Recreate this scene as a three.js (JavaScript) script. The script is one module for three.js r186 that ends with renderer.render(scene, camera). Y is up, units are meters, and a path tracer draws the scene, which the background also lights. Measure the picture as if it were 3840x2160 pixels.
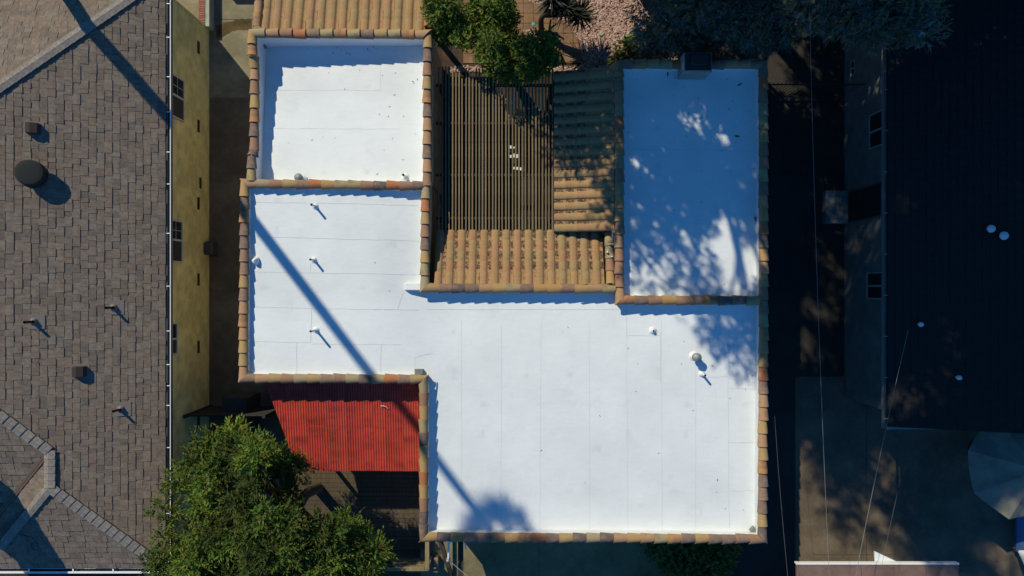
import * as THREE from 'three';
import { mergeGeometries, mergeVertices } from 'three/addons/utils/BufferGeometryUtils.js';
import { RoundedBoxGeometry } from 'three/addons/geometries/RoundedBoxGeometry.js';

// ---------------------------------------------------------------- camera, sky, sun, exposure
const CAM_H = 23.5, FOCAL = 2600;                       // drone height in metres, focal length for a 3840 px wide frame
const scene = new THREE.Scene();
const camera = new THREE.PerspectiveCamera(2 * Math.atan(1080 / FOCAL) * 180 / Math.PI, 16 / 9, 0.1, 2000);
camera.position.set(0, CAM_H, 0); camera.up.set(0, 0, -1); camera.lookAt(0, 0, 0);
const renderer = new THREE.WebGLRenderer({ antialias: true });
renderer.toneMapping = THREE.LinearToneMapping;
renderer.toneMappingExposure = 1.0;
renderer.shadowMap.enabled = true;

const K = 1.1, AZX = 0.625, AZZ = 0.78;                 // shadow length per metre of height and its direction on the ground
{
  const W = 256, H = 128, d = new Float32Array(W * H * 4);
  for (let j = 0; j < H; j++) for (let i = 0; i < W; i++) {
    const el = Math.abs((j + 0.5) / H - 0.5) * 2, t = Math.pow(1 - el, 2.2);   // 0 at the zenith, 1 at the horizon
    const o = (j * W + i) * 4;
    d[o] = 0.014 + 0.07 * t; d[o + 1] = 0.134 + 0.13 * t; d[o + 2] = 0.43 + 0.10 * t; d[o + 3] = 1;
  }
  const sky = new THREE.DataTexture(d, W, H, THREE.RGBAFormat, THREE.FloatType);
  sky.mapping = THREE.EquirectangularReflectionMapping; sky.magFilter = THREE.LinearFilter; sky.needsUpdate = true;
  scene.background = sky; scene.environment = sky;
}
const sun = new THREE.DirectionalLight(new THREE.Color().setRGB(1, 0.93, 0.70), 4.35);
sun.position.set(-AZX * K * 40, 40, -AZZ * K * 40); sun.castShadow = true;
sun.shadow.mapSize.set(4096, 4096); sun.shadow.radius = 1;
Object.assign(sun.shadow.camera, { left: -32, right: 32, top: 32, bottom: -32, near: 1, far: 140 });
scene.add(sun, sun.target);

// ---------------------------------------------------------------- helpers
function rng(a) { return () => { a |= 0; a = a + 0x6D2B79F5 | 0; let t = Math.imul(a ^ a >>> 15, 1 | a); t = t + Math.imul(t ^ t >>> 7, 61 | t) ^ t; return ((t ^ t >>> 14) >>> 0) / 4294967296; }; }
const R = rng(7), rr = (a, b) => a + (b - a) * R();
const V = (x, y, z) => new THREE.Vector3(x, y, z);
const sc = (y) => (CAM_H - y) / FOCAL;
const at = (px, py, y) => V((px - 1920) * sc(y), y, (py - 1080) * sc(y));   // a measured spot in the photo at a known height
const used = {};
function numbered(n) { used[n] = (used[n] ?? -1) + 1; return used[n] ? n + '_' + String(used[n]).padStart(3, '0') : n; }
function mesh(name, geo, mat, parent) { const m = new THREE.Mesh(geo, mat); m.name = name; m.castShadow = m.receiveShadow = true; parent.add(m); return m; }
function thing(name, label, category, group) { const g = new THREE.Group(); g.name = numbered(name); g.userData = { label, category }; if (group) g.userData.group = group; scene.add(g); return g; }
function single(name, geo, mat, label, category, group) { const m = mesh(numbered(name), geo, mat, scene); m.userData = { label, category }; if (group) m.userData.group = group; return m; }
function structure(name, geo, mat, label, category) { const m = mesh(numbered(name), geo, mat, scene); m.userData = { label, category, kind: 'structure' }; return m; }
function hash(x, y) { let h = Math.imul(x | 0, 374761393) + Math.imul(y | 0, 668265263); h = Math.imul(h ^ h >>> 13, 1274126177); return ((h ^ h >>> 16) >>> 0) / 4294967296; }
function vnoise(x, y, p = 0) {
  const xi = Math.floor(x), yi = Math.floor(y), fx = x - xi, fy = y - yi, u = fx * fx * (3 - 2 * fx), v = fy * fy * (3 - 2 * fy);
  const w = (a) => p ? ((a % p) + p) % p : a;
  const a = hash(w(xi), w(yi)), b = hash(w(xi + 1), w(yi)), c = hash(w(xi), w(yi + 1)), d = hash(w(xi + 1), w(yi + 1));
  return a + (b - a) * u + (c - a) * v + (a - b - c + d) * u * v;
}
const fbm = (x, y, p = 0) => 0.5 * vnoise(x, y, p) + 0.27 * vnoise(x * 2, y * 2, p * 2) + 0.15 * vnoise(x * 4, y * 4, p * 4) + 0.08 * vnoise(x * 8, y * 8, p * 8);
function tex(n, fn, metres, srgb = true) {            // fn(u, v) -> [r, g, b] 0..1 ; tiles every `metres`
  const d = new Uint8Array(n * n * 4);
  for (let j = 0; j < n; j++) for (let i = 0; i < n; i++) { const c = fn(i / n, j / n, i, j), o = (j * n + i) * 4; for (let k = 0; k < 3; k++) d[o + k] = Math.max(0, Math.min(255, c[k] * 255)); d[o + 3] = 255; }
  const t = new THREE.DataTexture(d, n, n); t.wrapS = t.wrapT = THREE.RepeatWrapping; t.magFilter = THREE.LinearFilter; t.minFilter = THREE.LinearMipmapLinearFilter; t.generateMipmaps = true;
  if (srgb) t.colorSpace = THREE.SRGBColorSpace;
  t.repeat.set(1 / metres, 1 / metres); t.needsUpdate = true; return t;
}
const grey = (lo, hi, p, fine, q = 2) => (u, v, i, j) => { const g = lo + (hi - lo) * Math.pow(fbm(u * p, v * p, p), 1) + (hash(i * 3 + 11, j * 7 + 5) - 0.5) * fine; return [g, g, g]; };
const T = {
  stucco: tex(256, grey(0.78, 1.05, 8, 0.16), 2.2),
  concrete: tex(512, (u, v, i, j) => { const a = fbm(u * 6, v * 6, 6), b = fbm(u * 40, v * 40, 40), g = 0.68 + 0.34 * a + 0.12 * (b - 0.5) + (hash(i, j) - 0.5) * 0.14; return [g, g * (0.99 + 0.02 * b), g * 0.98]; }, 4),
  membrane: tex(1024, (u, v, i, j) => { const a = fbm(u * 5, v * 5, 5), b = fbm(u * 26 + 3, v * 90, 0), s = fbm(u * 14 + 9, v * 14, 14), g = 0.93 + 0.08 * (a - 0.5) + 0.025 * (b - 0.5) - (s > 0.7 ? (s - 0.7) * 0.22 : 0) + (hash(i, j) - 0.5) * 0.05; return [g * 0.992, g, g * 1.004]; }, 6),
  shingle: tex(256, (u, v, i, j) => { const a = fbm(u * 12, v * 12, 12), h = hash(i, j), g = 0.7 + 0.25 * a + (h - 0.5) * 0.4; return [g, g * 0.98, g * (0.94 + 0.1 * hash(i + 5, j))]; }, 0.9),
  soil: tex(512, (u, v, i, j) => { const a = fbm(u * 9, v * 9, 9), g = 0.5 + 0.5 * a + (hash(i, j) - 0.5) * 0.3; return [g, g * 0.94, g * 0.86]; }, 3),
  wood: tex(512, (u, v, i, j) => { const a = fbm(u * 60, v * 4, 0), g = 0.62 + 0.42 * a + (hash(i, j) - 0.5) * 0.12; return [g, g * 0.97, g * 0.92]; }, 1.1),
  bump: tex(256, grey(0.2, 0.8, 16, 0.5), 0.5, false),
  wave: tex(512, (u, v) => { const g = fbm(u * 7, v * 7, 7) * 0.7 + fbm(u * 30, v * 30, 30) * 0.3; return [g, g, g]; }, 5, false),
};
const C = (r, g, b) => new THREE.Color().setRGB(r, g, b);
const M = (col, o = {}) => new THREE.MeshStandardMaterial({ color: Array.isArray(col) ? C(...col) : col, roughness: 0.9, ...o });
// uv in metres by the face direction
function muv(g) {
  g = g.index ? g.toNonIndexed() : g; const p = g.attributes.position, uv = new Float32Array(p.count * 2), a = V(0, 0, 0), b = V(0, 0, 0), c = V(0, 0, 0);
  for (let i = 0; i < p.count; i += 3) {
    a.fromBufferAttribute(p, i); b.fromBufferAttribute(p, i + 1); c.fromBufferAttribute(p, i + 2);
    const n = b.clone().sub(a).cross(c.clone().sub(a)), x = Math.abs(n.x), y = Math.abs(n.y), z = Math.abs(n.z);
    [a, b, c].forEach((q, k) => { const o = (i + k) * 2; if (y >= x && y >= z) { uv[o] = q.x; uv[o + 1] = q.z; } else if (x >= z) { uv[o] = q.z; uv[o + 1] = q.y; } else { uv[o] = q.x; uv[o + 1] = q.y; } });
  }
  g.setAttribute('uv', new THREE.BufferAttribute(uv, 2)); return g;
}
const box = (x0, x1, y0, y1, z0, z1) => muv(new THREE.BoxGeometry(Math.abs(x1 - x0), Math.abs(y1 - y0), Math.abs(z1 - z0)).translate((x0 + x1) / 2, (y0 + y1) / 2, (z0 + z1) / 2));
function rbox(x0, x1, y0, y1, z0, z1, r = 0.01) { return muv(new RoundedBoxGeometry(x1 - x0, y1 - y0, z1 - z0, 1, r).translate((x0 + x1) / 2, (y0 + y1) / 2, (z0 + z1) / 2)); }
function bar(a, b, w, h) {                            // a beam of section w x h from a to b
  const d = b.clone().sub(a), L = d.length(), g = new THREE.BoxGeometry(w, h, L), m = new THREE.Matrix4();
  const up = Math.abs(d.y / L) > 0.95 ? V(1, 0, 0) : V(0, 1, 0), z = d.normalize(), x = up.clone().cross(z).normalize(), y = z.clone().cross(x);
  m.makeBasis(x, y, z).setPosition(a.clone().add(b).multiplyScalar(0.5)); return muv(g).applyMatrix4(m);
}
function tube(pts, r0, r1 = r0, seg = 7, n = 0) {       // tapered tube through points
  const curve = pts.length > 2 ? new THREE.CatmullRomCurve3(pts) : new THREE.LineCurve3(pts[0], pts[1]); n = n || (pts.length > 2 ? pts.length * 4 : 1);
  const fr = curve.computeFrenetFrames(n, false), pos = [], idx = [], uv = [], L = curve.getLength();
  for (let i = 0; i <= n; i++) { const c = curve.getPointAt(i / n), r = r0 + (r1 - r0) * i / n; for (let k = 0; k <= seg; k++) { const a = k / seg * Math.PI * 2, q = c.clone().addScaledVector(fr.normals[i], Math.cos(a) * r).addScaledVector(fr.binormals[i], Math.sin(a) * r); pos.push(q.x, q.y, q.z); uv.push(k / seg * r * 6.28, i / n * L); } }
  for (let i = 0; i < n; i++) for (let k = 0; k < seg; k++) { const a = i * (seg + 1) + k, b = a + seg + 1; idx.push(a, b, a + 1, b, b + 1, a + 1); }
  const g = new THREE.BufferGeometry(); g.setAttribute('position', new THREE.Float32BufferAttribute(pos, 3)); g.setAttribute('uv', new THREE.Float32BufferAttribute(uv, 2)); g.setIndex(idx); g.computeVertexNormals(); return g.toNonIndexed();
}
const lathe = (prof, x, y, z, seg = 20) => { const g = new THREE.LatheGeometry(prof.map(p => new THREE.Vector2(p[0], p[1])), seg).translate(x, y, z); return g; };
function flat(pts, y) {                                // horizontal polygon sheet, pts [[x, z]...]
  const s = new THREE.Shape(pts.map(p => new THREE.Vector2(p[0], -p[1]))); return muv(new THREE.ShapeGeometry(s).rotateX(-Math.PI / 2).translate(0, y, 0));
}
const P2 = (list, y) => list.map(([a, b]) => { const q = at(a, b, y); return [q.x, q.z]; });

// ---------------------------------------------------------------- ground and pavements
const mConcWarm = M([0.30, 0.26, 0.17], { map: T.concrete, bumpMap: T.bump, bumpScale: 0.003 });
const mConcDark = M([0.075, 0.066, 0.058], { map: T.concrete, bumpMap: T.bump, bumpScale: 0.003 });
const mConcTan = M([0.165, 0.122, 0.085], { map: T.concrete, bumpMap: T.bump, bumpScale: 0.003 });
const mSoil = M([0.10, 0.07, 0.045], { map: T.soil, bumpMap: T.bump, bumpScale: 0.02 });
structure('ground', muv(new THREE.PlaneGeometry(900, 900).rotateX(-Math.PI / 2)), mSoil, 'bare brown earth under and around the houses', 'ground');
const alley = structure('side_path', flat([[-10.3, -11], [-7.4, -11], [-7.4, -6.45], [-10.3, -6.45]], 0.008), mConcWarm, 'pale concrete side path between the shingled house and the white roofed house', 'path');
const mJoint = M([0.06, 0.05, 0.04]);
for (const z of [-9.1]) mesh('joint', box(-10.2, -7.62, 0.0085, 0.012, z - 0.009, z + 0.009), mJoint, alley);
mesh('expansion_joint', box(-8.06, -8.045, 0.0085, 0.0125, -9.8, -6.5), mJoint, alley);
structure('side_path', flat([[-10.3, -6.45], [-7.4, -6.45], [-7.4, 9.9], [-10.3, 9.9]], 0.007), M([0.19, 0.15, 0.10], { map: T.concrete, bumpMap: T.bump, bumpScale: 0.004 }), 'side path concrete beside the olive wall with deep shade put into its darker colour', 'path');  // same concrete as the pale stretch, colour darkened to stand for shade
// dirt washed across the side path
{
  const top = [[812, 97], [836, 86], [872, 80], [905, 70], [944, 71]], bot = [[944, 113], [900, 112], [868, 118], [842, 134], [812, 146]], o = [];
  const jit = (l) => l.forEach(([a, b], i) => { o.push([a, b]); if (i < l.length - 1) for (let k = 1; k < 6; k++) o.push([a + (l[i + 1][0] - a) * k / 6 + rr(-2, 2), b + (l[i + 1][1] - b) * k / 6 + rr(-2.5, 2.5)]); });
  jit(top); jit(bot);
  structure('dirt_patch', flat(P2(o, 0), 0.0135), M([0.21, 0.145, 0.06], { map: T.soil, bumpMap: T.bump, bumpScale: 0.02 }), 'band of brown dirt washed across the pale side path', 'dirt');
}
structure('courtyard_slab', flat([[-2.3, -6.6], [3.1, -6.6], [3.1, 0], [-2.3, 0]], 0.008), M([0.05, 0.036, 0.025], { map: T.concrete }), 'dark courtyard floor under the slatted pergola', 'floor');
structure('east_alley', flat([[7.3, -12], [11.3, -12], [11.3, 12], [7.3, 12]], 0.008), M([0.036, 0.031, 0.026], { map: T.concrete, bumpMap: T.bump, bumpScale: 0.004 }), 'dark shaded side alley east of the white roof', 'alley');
const patio = structure('rear_patio', flat([[9.6, 3.0], [24, 3.0], [24, 14], [9.6, 14]], 0.013), mConcTan, 'tan concrete patio in broken shade beside the parasol', 'patio');
mesh('joint', box(10.2, 13, 0.014, 0.018, 9.02, 9.04), mJoint, patio); mesh('joint', box(12.0, 12.02, 0.014, 0.018, 4, 12), mJoint, patio);
const drive = structure('driveway', flat([[-3.1, 7.2], [7.3, 7.2], [7.3, 14], [-3.1, 14]], 0.012), M([0.235, 0.195, 0.105], { map: T.concrete, bumpMap: T.bump, bumpScale: 0.003 }), 'pale concrete driveway along the bottom of the white roofed house', 'driveway');
mesh('joint', box(-1.97, -1.955, 0.0125, 0.016, 7.3, 12), mJoint, drive); mesh('joint', box(0.9, 0.915, 0.0125, 0.016, 7.3, 12), mJoint, drive);

// ---------------------------------------------------------------- white roofed house
const house = thing('white_roofed_house', 'stucco house with bright white flat roofs edged in terracotta barrel tiles', 'house');
const mStucco = M([0.70, 0.55, 0.32], { map: T.stucco, bumpMap: T.bump, bumpScale: 0.004 });
const mWhite = M([0.80, 0.805, 0.81], { map: T.membrane, bumpMap: T.wave, bumpScale: 0.012, roughness: 0.75 });
const mSeam = M([0.70, 0.72, 0.735], { map: T.membrane });
const tileTones = [[0.50, 0.30, 0.11], [0.52, 0.32, 0.115], [0.45, 0.29, 0.12], [0.53, 0.25, 0.085], [0.52, 0.18, 0.06], [0.38, 0.20, 0.11], [0.25, 0.15, 0.105], [0.16, 0.11, 0.095], [0.43, 0.32, 0.15], [0.38, 0.31, 0.18], [0.48, 0.27, 0.13], [0.30, 0.18, 0.115]].map(c => c.map((v, k) => v * [0.74, 0.76, 0.82][k]));
const tileMats = tileTones.map((c, i) => {
  const d = tileTones[(i * 5 + 3) % tileTones.length], t = tex(64, (u, v, a, b) => { const n = fbm(u * 2.2 + i * 7.3, v * 3 + i * 3.1), k = Math.max(0, Math.min(1, (n - 0.52) * 3.4)) * 0.75, g = 0.86 + 0.26 * fbm(u * 9 + i, v * 9) + (hash(a + i * 71, b) - 0.5) * 0.2; const s = x => Math.pow(Math.max(0, x), 1 / 2.2); return [0, 1, 2].map(q => s((c[q] * (1 - k) + d[q] * k) * g)); }, 1);
  return M([1, 1, 1], { map: t, roughness: 0.88, bumpMap: T.bump, bumpScale: 0.002 });
});
const pickTone = [0, 0, 1, 2, 2, 3, 4, 5, 5, 6, 6, 7, 8, 8, 9, 10, 10, 11, 11, 3];
function barrel(L, R0, R1, m0, m1, lift = 0.012, th = 0.016, seg = 8) {
  const pos = [], uv = [], idx = [];
  const grid = (f, uu) => { const b = pos.length / 3; for (let i = 0; i <= seg; i++) for (let j = 0; j < 2; j++) { const p = f(i / seg, j); pos.push(...p); uv.push(...uu(i / seg, j)); } for (let i = 0; i < seg; i++) { const a = b + i * 2; idx.push(a, a + 1, a + 2, a + 1, a + 3, a + 2); } };
  const pt = (t, end, d) => { const a = Math.PI * t, Rr = (end ? R1 : R0) - d, s = -Math.cos(a) * Rr, y = Math.sin(a) * Rr * 0.92 + (end ? lift : 0); return [s, y, (end ? L + s * m1 : s * m0)]; };
  grid((t, j) => pt(t, 1 - j, 0), (t, j) => [t, 1 - j]);
  grid((t, j) => pt(t, j, th), (t, j) => [t, j]);
  grid((t, j) => pt(t, 1, j ? 0 : th), (t, j) => [t, 0.98 - j * 0.02]);
  grid((t, j) => pt(t, 0, j ? th : 0), (t, j) => [t, j * 0.02]);
  const g = new THREE.BufferGeometry(); g.setAttribute('position', new THREE.Float32BufferAttribute(pos, 3)); g.setAttribute('uv', new THREE.Float32BufferAttribute(uv, 2)); g.setIndex(idx); g.computeVertexNormals(); return g;
}
const barrelCache = {};
function capRun(parent, a, b, y0, y1, o = {}) {        // a row of ridge tiles; o.n0 / o.n1: direction of the run that meets it at a / at b
  let n0 = o.n0, n1 = o.n1; if (o.flip) { [a, b] = [b, a];[y0, y1] = [y1, y0];[n0, n1] = [n1, n0]; }
  const d = V(b[0] - a[0], y1 - y0, b[1] - a[1]), L = d.length(), n = Math.max(1, Math.round(L / 0.386)), e = L / n; d.normalize();
  const X = V(d.z, 0, -d.x).normalize(), Y = d.clone().cross(X);
  const m0 = n0 ? Math.sign(n0[0] * X.x + n0[1] * X.z) : 0, m1 = n1 ? -Math.sign(n1[0] * X.x + n1[1] * X.z) : 0;
  for (let i = 0; i < n; i++) {
    const s = i === 0 ? 0 : 0.06, ms = i === 0 ? m0 : 0, me = i === n - 1 ? m1 : 0, key = [e.toFixed(3), s, ms, me].join();
    const g = barrelCache[key] ??= barrel(e + s, 0.118, 0.150, ms, me, 0.026, 0.02);
    const m = mesh('cap_tile', g, tileMats[pickTone[Math.floor(R() * pickTone.length)]], parent);
    const z = d.clone().applyAxisAngle(Y, ms || me ? 0 : rr(-0.025, 0.025)), x = Y.clone().cross(z).normalize();
    m.matrixAutoUpdate = true; const mm = new THREE.Matrix4().makeBasis(x, Y, z); m.quaternion.setFromRotationMatrix(mm);
    m.position.set(a[0], y0, a[1]).addScaledVector(d, i * e - s).addScaledVector(X, ms || me ? 0 : rr(-0.008, 0.008)).addScaledVector(Y, rr(-0.004, 0.004));
  }
}
const CY = 3.36;                                         // underside of the tile caps
const floorA = (x, z) => { const u = (x + 7.5) / 5.06, v = (z + 7.4) / 4.4; return (2.58 * (1 - u) + 2.80 * u) * (1 - v) + (2.90 * (1 - u) + 3.06 * u) * v; };
const ss = (a, b, t) => { t = Math.max(0, Math.min(1, (t - a) / (b - a))); return t * t * (3 - 2 * t); };
const floorM = (x, z) => 3.24 - 0.17 * ss(-4.2, -1.8, x) + 0.02 * ss(3, 7, x);
const floorN = (x, z) => 3.10 + 0.0 * x;
const segs = [ // a, b, options: fl = lips face back, walls: lining on + side / - side with floor function
  ['A_top', [-7.53, -7.39], [-2.44, -7.35], { n0: [0, 1], n1: [0, 1] }, { m: floorA }],
  ['A_right', [-2.44, -7.35], [-2.46, -2.96], { n0: [-1, 0] }, { m: floorA }],
  ['AB', [-7.75, -3.03], [-2.5, -2.96], { n0: [0, 1], n1: [0, 1], flip: 1 }, { p: floorA, m: floorM }],
  ['B_left', [-7.75, -3.03], [-7.79, 2.62], { n0: [1, 0], n1: [1, 0] }, { p: floorM }],
  ['B_bottom', [-7.79, 2.62], [-2.56, 2.65], { n0: [0, -1], n1: [0, 1], flip: 1 }, { p: floorM }],
  ['B_right', [-2.5, -2.96], [-2.53, 0], { n0: [-1, 0], n1: [1, 0] }, { m: floorM }],
  ['C', [-2.53, 0], [3.0, 0.02], { n0: [0, -1], flip: 1 }, { m: floorM }],
  ['N_left', [3.11, -6.49], [3.13, 0.35], { n0: [1, 0], n1: [1, 0] }, { p: floorN }],
  ['N_top', [3.11, -6.49], [7.28, -6.49], { n0: [0, 1], n1: [0, 1] }, { m: floorN }],
  ['N_right', [7.28, -6.49], [7.3, 0.35], { n0: [-1, 0] }, { m: floorN }],
  ['N_bottom', [3.13, 0.35], [7.18, 0.36], { n0: [0, -1], flip: 1 }, { p: floorN, m: floorM }],
  ['M_right', [7.3, 0.36], [7.26, 7.28], { n1: [-1, 0] }, { m: floorM }],
  ['M_bottom', [-2.56, 7.22], [7.26, 7.28], { n0: [0, -1], n1: [0, -1], flip: 1 }, { p: floorM }],
  ['M_left', [-2.56, 2.65], [-2.56, 7.22], { n0: [-1, 0], n1: [1, 0], flip: 1 }, { p: floorM }],
];
function wallPart(a, b, top, lin) {
  const dx = b[0] - a[0], dz = b[1] - a[1], L = Math.hypot(dx, dz), horiz = Math.abs(dx) > Math.abs(dz), ext = horiz ? 0.094 : -0.106, ux = dx / L, uz = dz / L;
  const A = V(a[0] - ux * ext, top / 2, a[1] - uz * ext), B = V(b[0] + ux * ext, top / 2, b[1] + uz * ext);
  const w = mesh('parapet_wall', bar(A, B, 0.2, top), mStucco, house);
  const X = V(uz, 0, -ux);
  for (const [k, s] of [['p', 1], ['m', -1]]) if (lin[k]) {
    const f = Math.min(lin[k](a[0], a[1]), lin[k](b[0], b[1])) - 0.06, h = top + 0.006 - f, off = 0.112 * s, sh = 0.12;
    mesh('white_lining', bar(V(a[0] + ux * sh + X.x * off, f + h / 2, a[1] + uz * sh + X.z * off), V(b[0] - ux * sh + X.x * off, f + h / 2, b[1] - uz * sh + X.z * off), 0.024, h), mWhite, w);
  }
  return w;
}
for (const [, a, b, o, lin] of segs) capRun(wallPart(a, b, CY, lin), a, b, CY, CY, o);
{ // the stepped west parapet of the north wing: lower in the middle
  const w = wallPart([-7.53, -7.39], [-7.56, -3.03], CY - 0.2, { p: floorA });
  mesh('raised_end', box(-7.63, -7.43, CY - 0.2, CY, -7.49, -6.78), mStucco, w); mesh('raised_end', box(-7.655, -7.455, CY - 0.2, CY, -3.8, -3.13), mStucco, w);
  mesh('white_lining', box(-7.43, -7.406, CY - 0.2, CY, -7.28, -6.78), mWhite, w); mesh('white_lining', box(-7.455, -7.43, CY - 0.2, CY, -3.8, -3.13), mWhite, w);
  capRun(w, [-7.53, -7.39], [-7.535, -6.74], CY, CY, { n0: [1, 0] });
  capRun(w, [-7.535, -6.76], [-7.54, -6.48], CY - 0.06, CY - 0.19);
  capRun(w, [-7.54, -6.5], [-7.555, -4.02], CY - 0.2, CY - 0.2);
  capRun(w, [-7.555, -4.06], [-7.555, -3.79], CY - 0.19, CY - 0.04);
  capRun(w, [-7.555, -3.82], [-7.56, -3.1], CY + 0.005, CY + 0.005);
}
function deck(rects, f, step = 0.16) {
  const parts = rects.map(([x0, x1, z0, z1]) => { const g = new THREE.PlaneGeometry(x1 - x0, z1 - z0, Math.ceil((x1 - x0) / step), Math.ceil((z1 - z0) / step)).rotateX(-Math.PI / 2).translate((x0 + x1) / 2, 0, (z0 + z1) / 2), p = g.attributes.position, uv = g.attributes.uv; for (let i = 0; i < p.count; i++) { const x = p.getX(i), z = p.getZ(i); p.setY(i, f(x, z) + 0.012 * (fbm(x * 1.3 + 40, z * 1.3 + 40) - 0.5)); uv.setXY(i, x, z); } g.computeVertexNormals(); return g; });
  return mergeGeometries(parts);
}
const fN = (f) => (x, z) => f(x, z) + 0.012 * (fbm(x * 1.3 + 40, z * 1.3 + 40) - 0.5);
const roofA = mesh('white_roof', deck([[-7.5, -2.45, -7.38, -3.0]], floorA), mWhite, house);
const roofM = mesh('white_roof', deck([[-7.76, -2.56, -3.0, 2.64], [-2.56, 3.12, 0, 7.24], [3.12, 7.28, 0.36, 7.26]], floorM), mWhite, house);
const roofN = mesh('white_roof', deck([[3.12, 7.28, -6.48, 0.35]], floorN), mWhite, house);
function strip(parent, pts, f, w = 0.012, h = 0.005, name = 'seam', mat = mSeam) { // a lap edge of the membrane
  const g = []; for (let i = 0; i < pts.length - 1; i++) { const [x0, z0] = pts[i], [x1, z1] = pts[i + 1], n = Math.max(1, Math.round(Math.hypot(x1 - x0, z1 - z0) / 0.3)); let q = null; for (let k = 0; k <= n; k++) { const x = x0 + (x1 - x0) * k / n + (k % n ? rr(-0.012, 0.012) : 0), z = z0 + (z1 - z0) * k / n + (k % n ? rr(-0.012, 0.012) : 0), c = V(x, f(x, z) + h / 2, z); if (q) g.push(bar(q, c, w, h)); q = c; } }
  mesh(name, mergeGeometries(g), mat, parent);
}
const pm = (l, y) => l.map(([a, b]) => { const q = at(a, b, y); return [q.x, q.z]; });
const FM = fN(floorM), FA = fN(floorA), FNn = fN(floorN);
for (const l of [[[945, 758], [1190, 762], [1567, 770]], [[945, 887], [1250, 895], [1572, 903]], [[945, 1018], [1160, 1023], [1570, 1030]], [[945, 1150], [1250, 1158], [1570, 1163]], [[945, 1280], [1166, 1284], [1168, 1155]], [[1166, 985], [1163, 1022]], [[1114, 1284], [1112, 1402]], [[1168, 1290], [1500, 1292]], [[1430, 1292], [1428, 1404]], [[1512, 1096], [1490, 1160], [1400, 1162]]])
  strip(roofM, pm(l, 3.22), FM);
for (const l of [[[1554, 1388], [1554, 1342], [1585, 1332], [1622, 1327]]])
  strip(roofM, pm(l, 3.22), FM);
for (const x of [1730, 1880, 2030, 2210, 2350, 2480, 2610]) strip(roofM, pm([[x, 1190 + 40 * R()], [x + rr(-6, 6), 1990]], 3.08), FM, 0.01, 0.003);
for (const l of [[[2350, 1258], [2476, 1258], [2476, 1246]], [[2348, 1148], [2350, 1258]], [[2476, 1260], [2476, 1440]], [[2732, 1395], [2732, 1260]], [[2632, 1418], [2660, 1414], [2732, 1410]], [[2732, 1455], [2845, 1460]], [[2732, 1660], [2840, 1658]], [[2738, 1840], [2838, 1840]], [[2730, 1420], [2734, 1980]], [[1600, 1160], [2320, 1160]]])
  strip(roofM, pm(l, 3.08), FM);
for (const l of [[[1015, 333], [1428, 338]], [[1425, 262], [1428, 338]], [[1000, 480], [1500, 486]]]) strip(roofA, pm(l, 2.85), FA, 0.01, 0.003);
strip(roofN, pm([[2380, 560], [2830, 566]], 3.1), FNn, 0.01, 0.003); strip(roofN, pm([[2600, 840], [2740, 842]], 3.1), FNn, 0.01, 0.003);
{ // curb stub west of the inner corner and its cap of coating
  const s = new THREE.Shape([[0, 0], [0.56, 0], [0.56, 0.3], [0.12, 0.2]].map(p => new THREE.Vector2(p[0], p[1])));
  mesh('corner_curb', muv(new THREE.ExtrudeGeometry(s, { depth: 0.16, bevelEnabled: true, bevelSize: 0.03, bevelThickness: 0.03, bevelSegments: 3 })).translate(-3.18, 3.09, -0.12), mWhite, house);
}
// roof fittings
const mPipeWhite = M([0.72, 0.73, 0.74], { roughness: 0.6 }), mHole = M([0.008, 0.008, 0.008]), mGalv = M([0.24, 0.25, 0.26], { metalness: 0.3, roughness: 0.6 });
const mGrime = M([0.36, 0.38, 0.37], { map: T.concrete });
function ventPipe(parent, px, py, y, h, r = 0.034, lean = [0, 0]) {
  const c = at(px, py, y), g = new THREE.Group(); g.name = 'vent_pipe'; parent.add(g); g.position.copy(c);
  mesh('pipe_flashing', lathe([[0, 0.05], [r + 0.012, 0.1], [r + 0.022, 0.05], [0.085, 0.012], [0.13, -0.02]], 0, 0, 0, 18), mWhite, g);
  mesh('pipe', tube([V(0, -0.02, 0), V(lean[0], h, lean[1])], r, r, 12), mPipeWhite, g);
  mesh('pipe_mouth', new THREE.CylinderGeometry(r * 0.86, r * 0.86, 0.004, 12).translate(lean[0], h + 0.001, lean[1]), mHole, g);
}
ventPipe(house, 1183, 774, 3.24, 0.42); ventPipe(house, 1178, 975, 3.24, 0.38); ventPipe(house, 1186, 1238, 3.24, 0.58);
ventPipe(house, 2448, 1240, 3.09, 0.12, 0.03); ventPipe(house, 2632, 1402, 3.09, 0.36); ventPipe(house, 1520, 664, 3.04, 0.42, 0.036);
function mushroom(px, py, y, s = 1) {
  const c = at(px, py, y), g = new THREE.Group(); g.name = 'round_vent'; house.add(g); g.position.copy(c); g.scale.setScalar(s);
  mesh('vent_base', lathe([[0, 0.12], [0.075, 0.12], [0.085, 0.05], [0.125, 0.01], [0.16, -0.02]], 0, 0, 0, 24), mWhite, g);
  mesh('vent_stack', lathe([[0.072, 0.05], [0.072, 0.3]], 0, 0, 0, 20), mGalv, g);
  mesh('vent_collar', lathe([[0.072, 0.2], [0.115, 0.21], [0.115, 0.26], [0.072, 0.3]], 0, 0, 0, 24), mGalv, g);
  mesh('vent_cap', lathe([[0, 0.44], [0.035, 0.438], [0.045, 0.425], [0.085, 0.415], [0.095, 0.395], [0.128, 0.385], [0.132, 0.355], [0.1, 0.34], [0.072, 0.3]], 0, 0, 0, 28), mGalv, g);
}
mushroom(2602, 1336, 3.09); mushroom(1132, 672, 2.99, 0.92);
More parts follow.
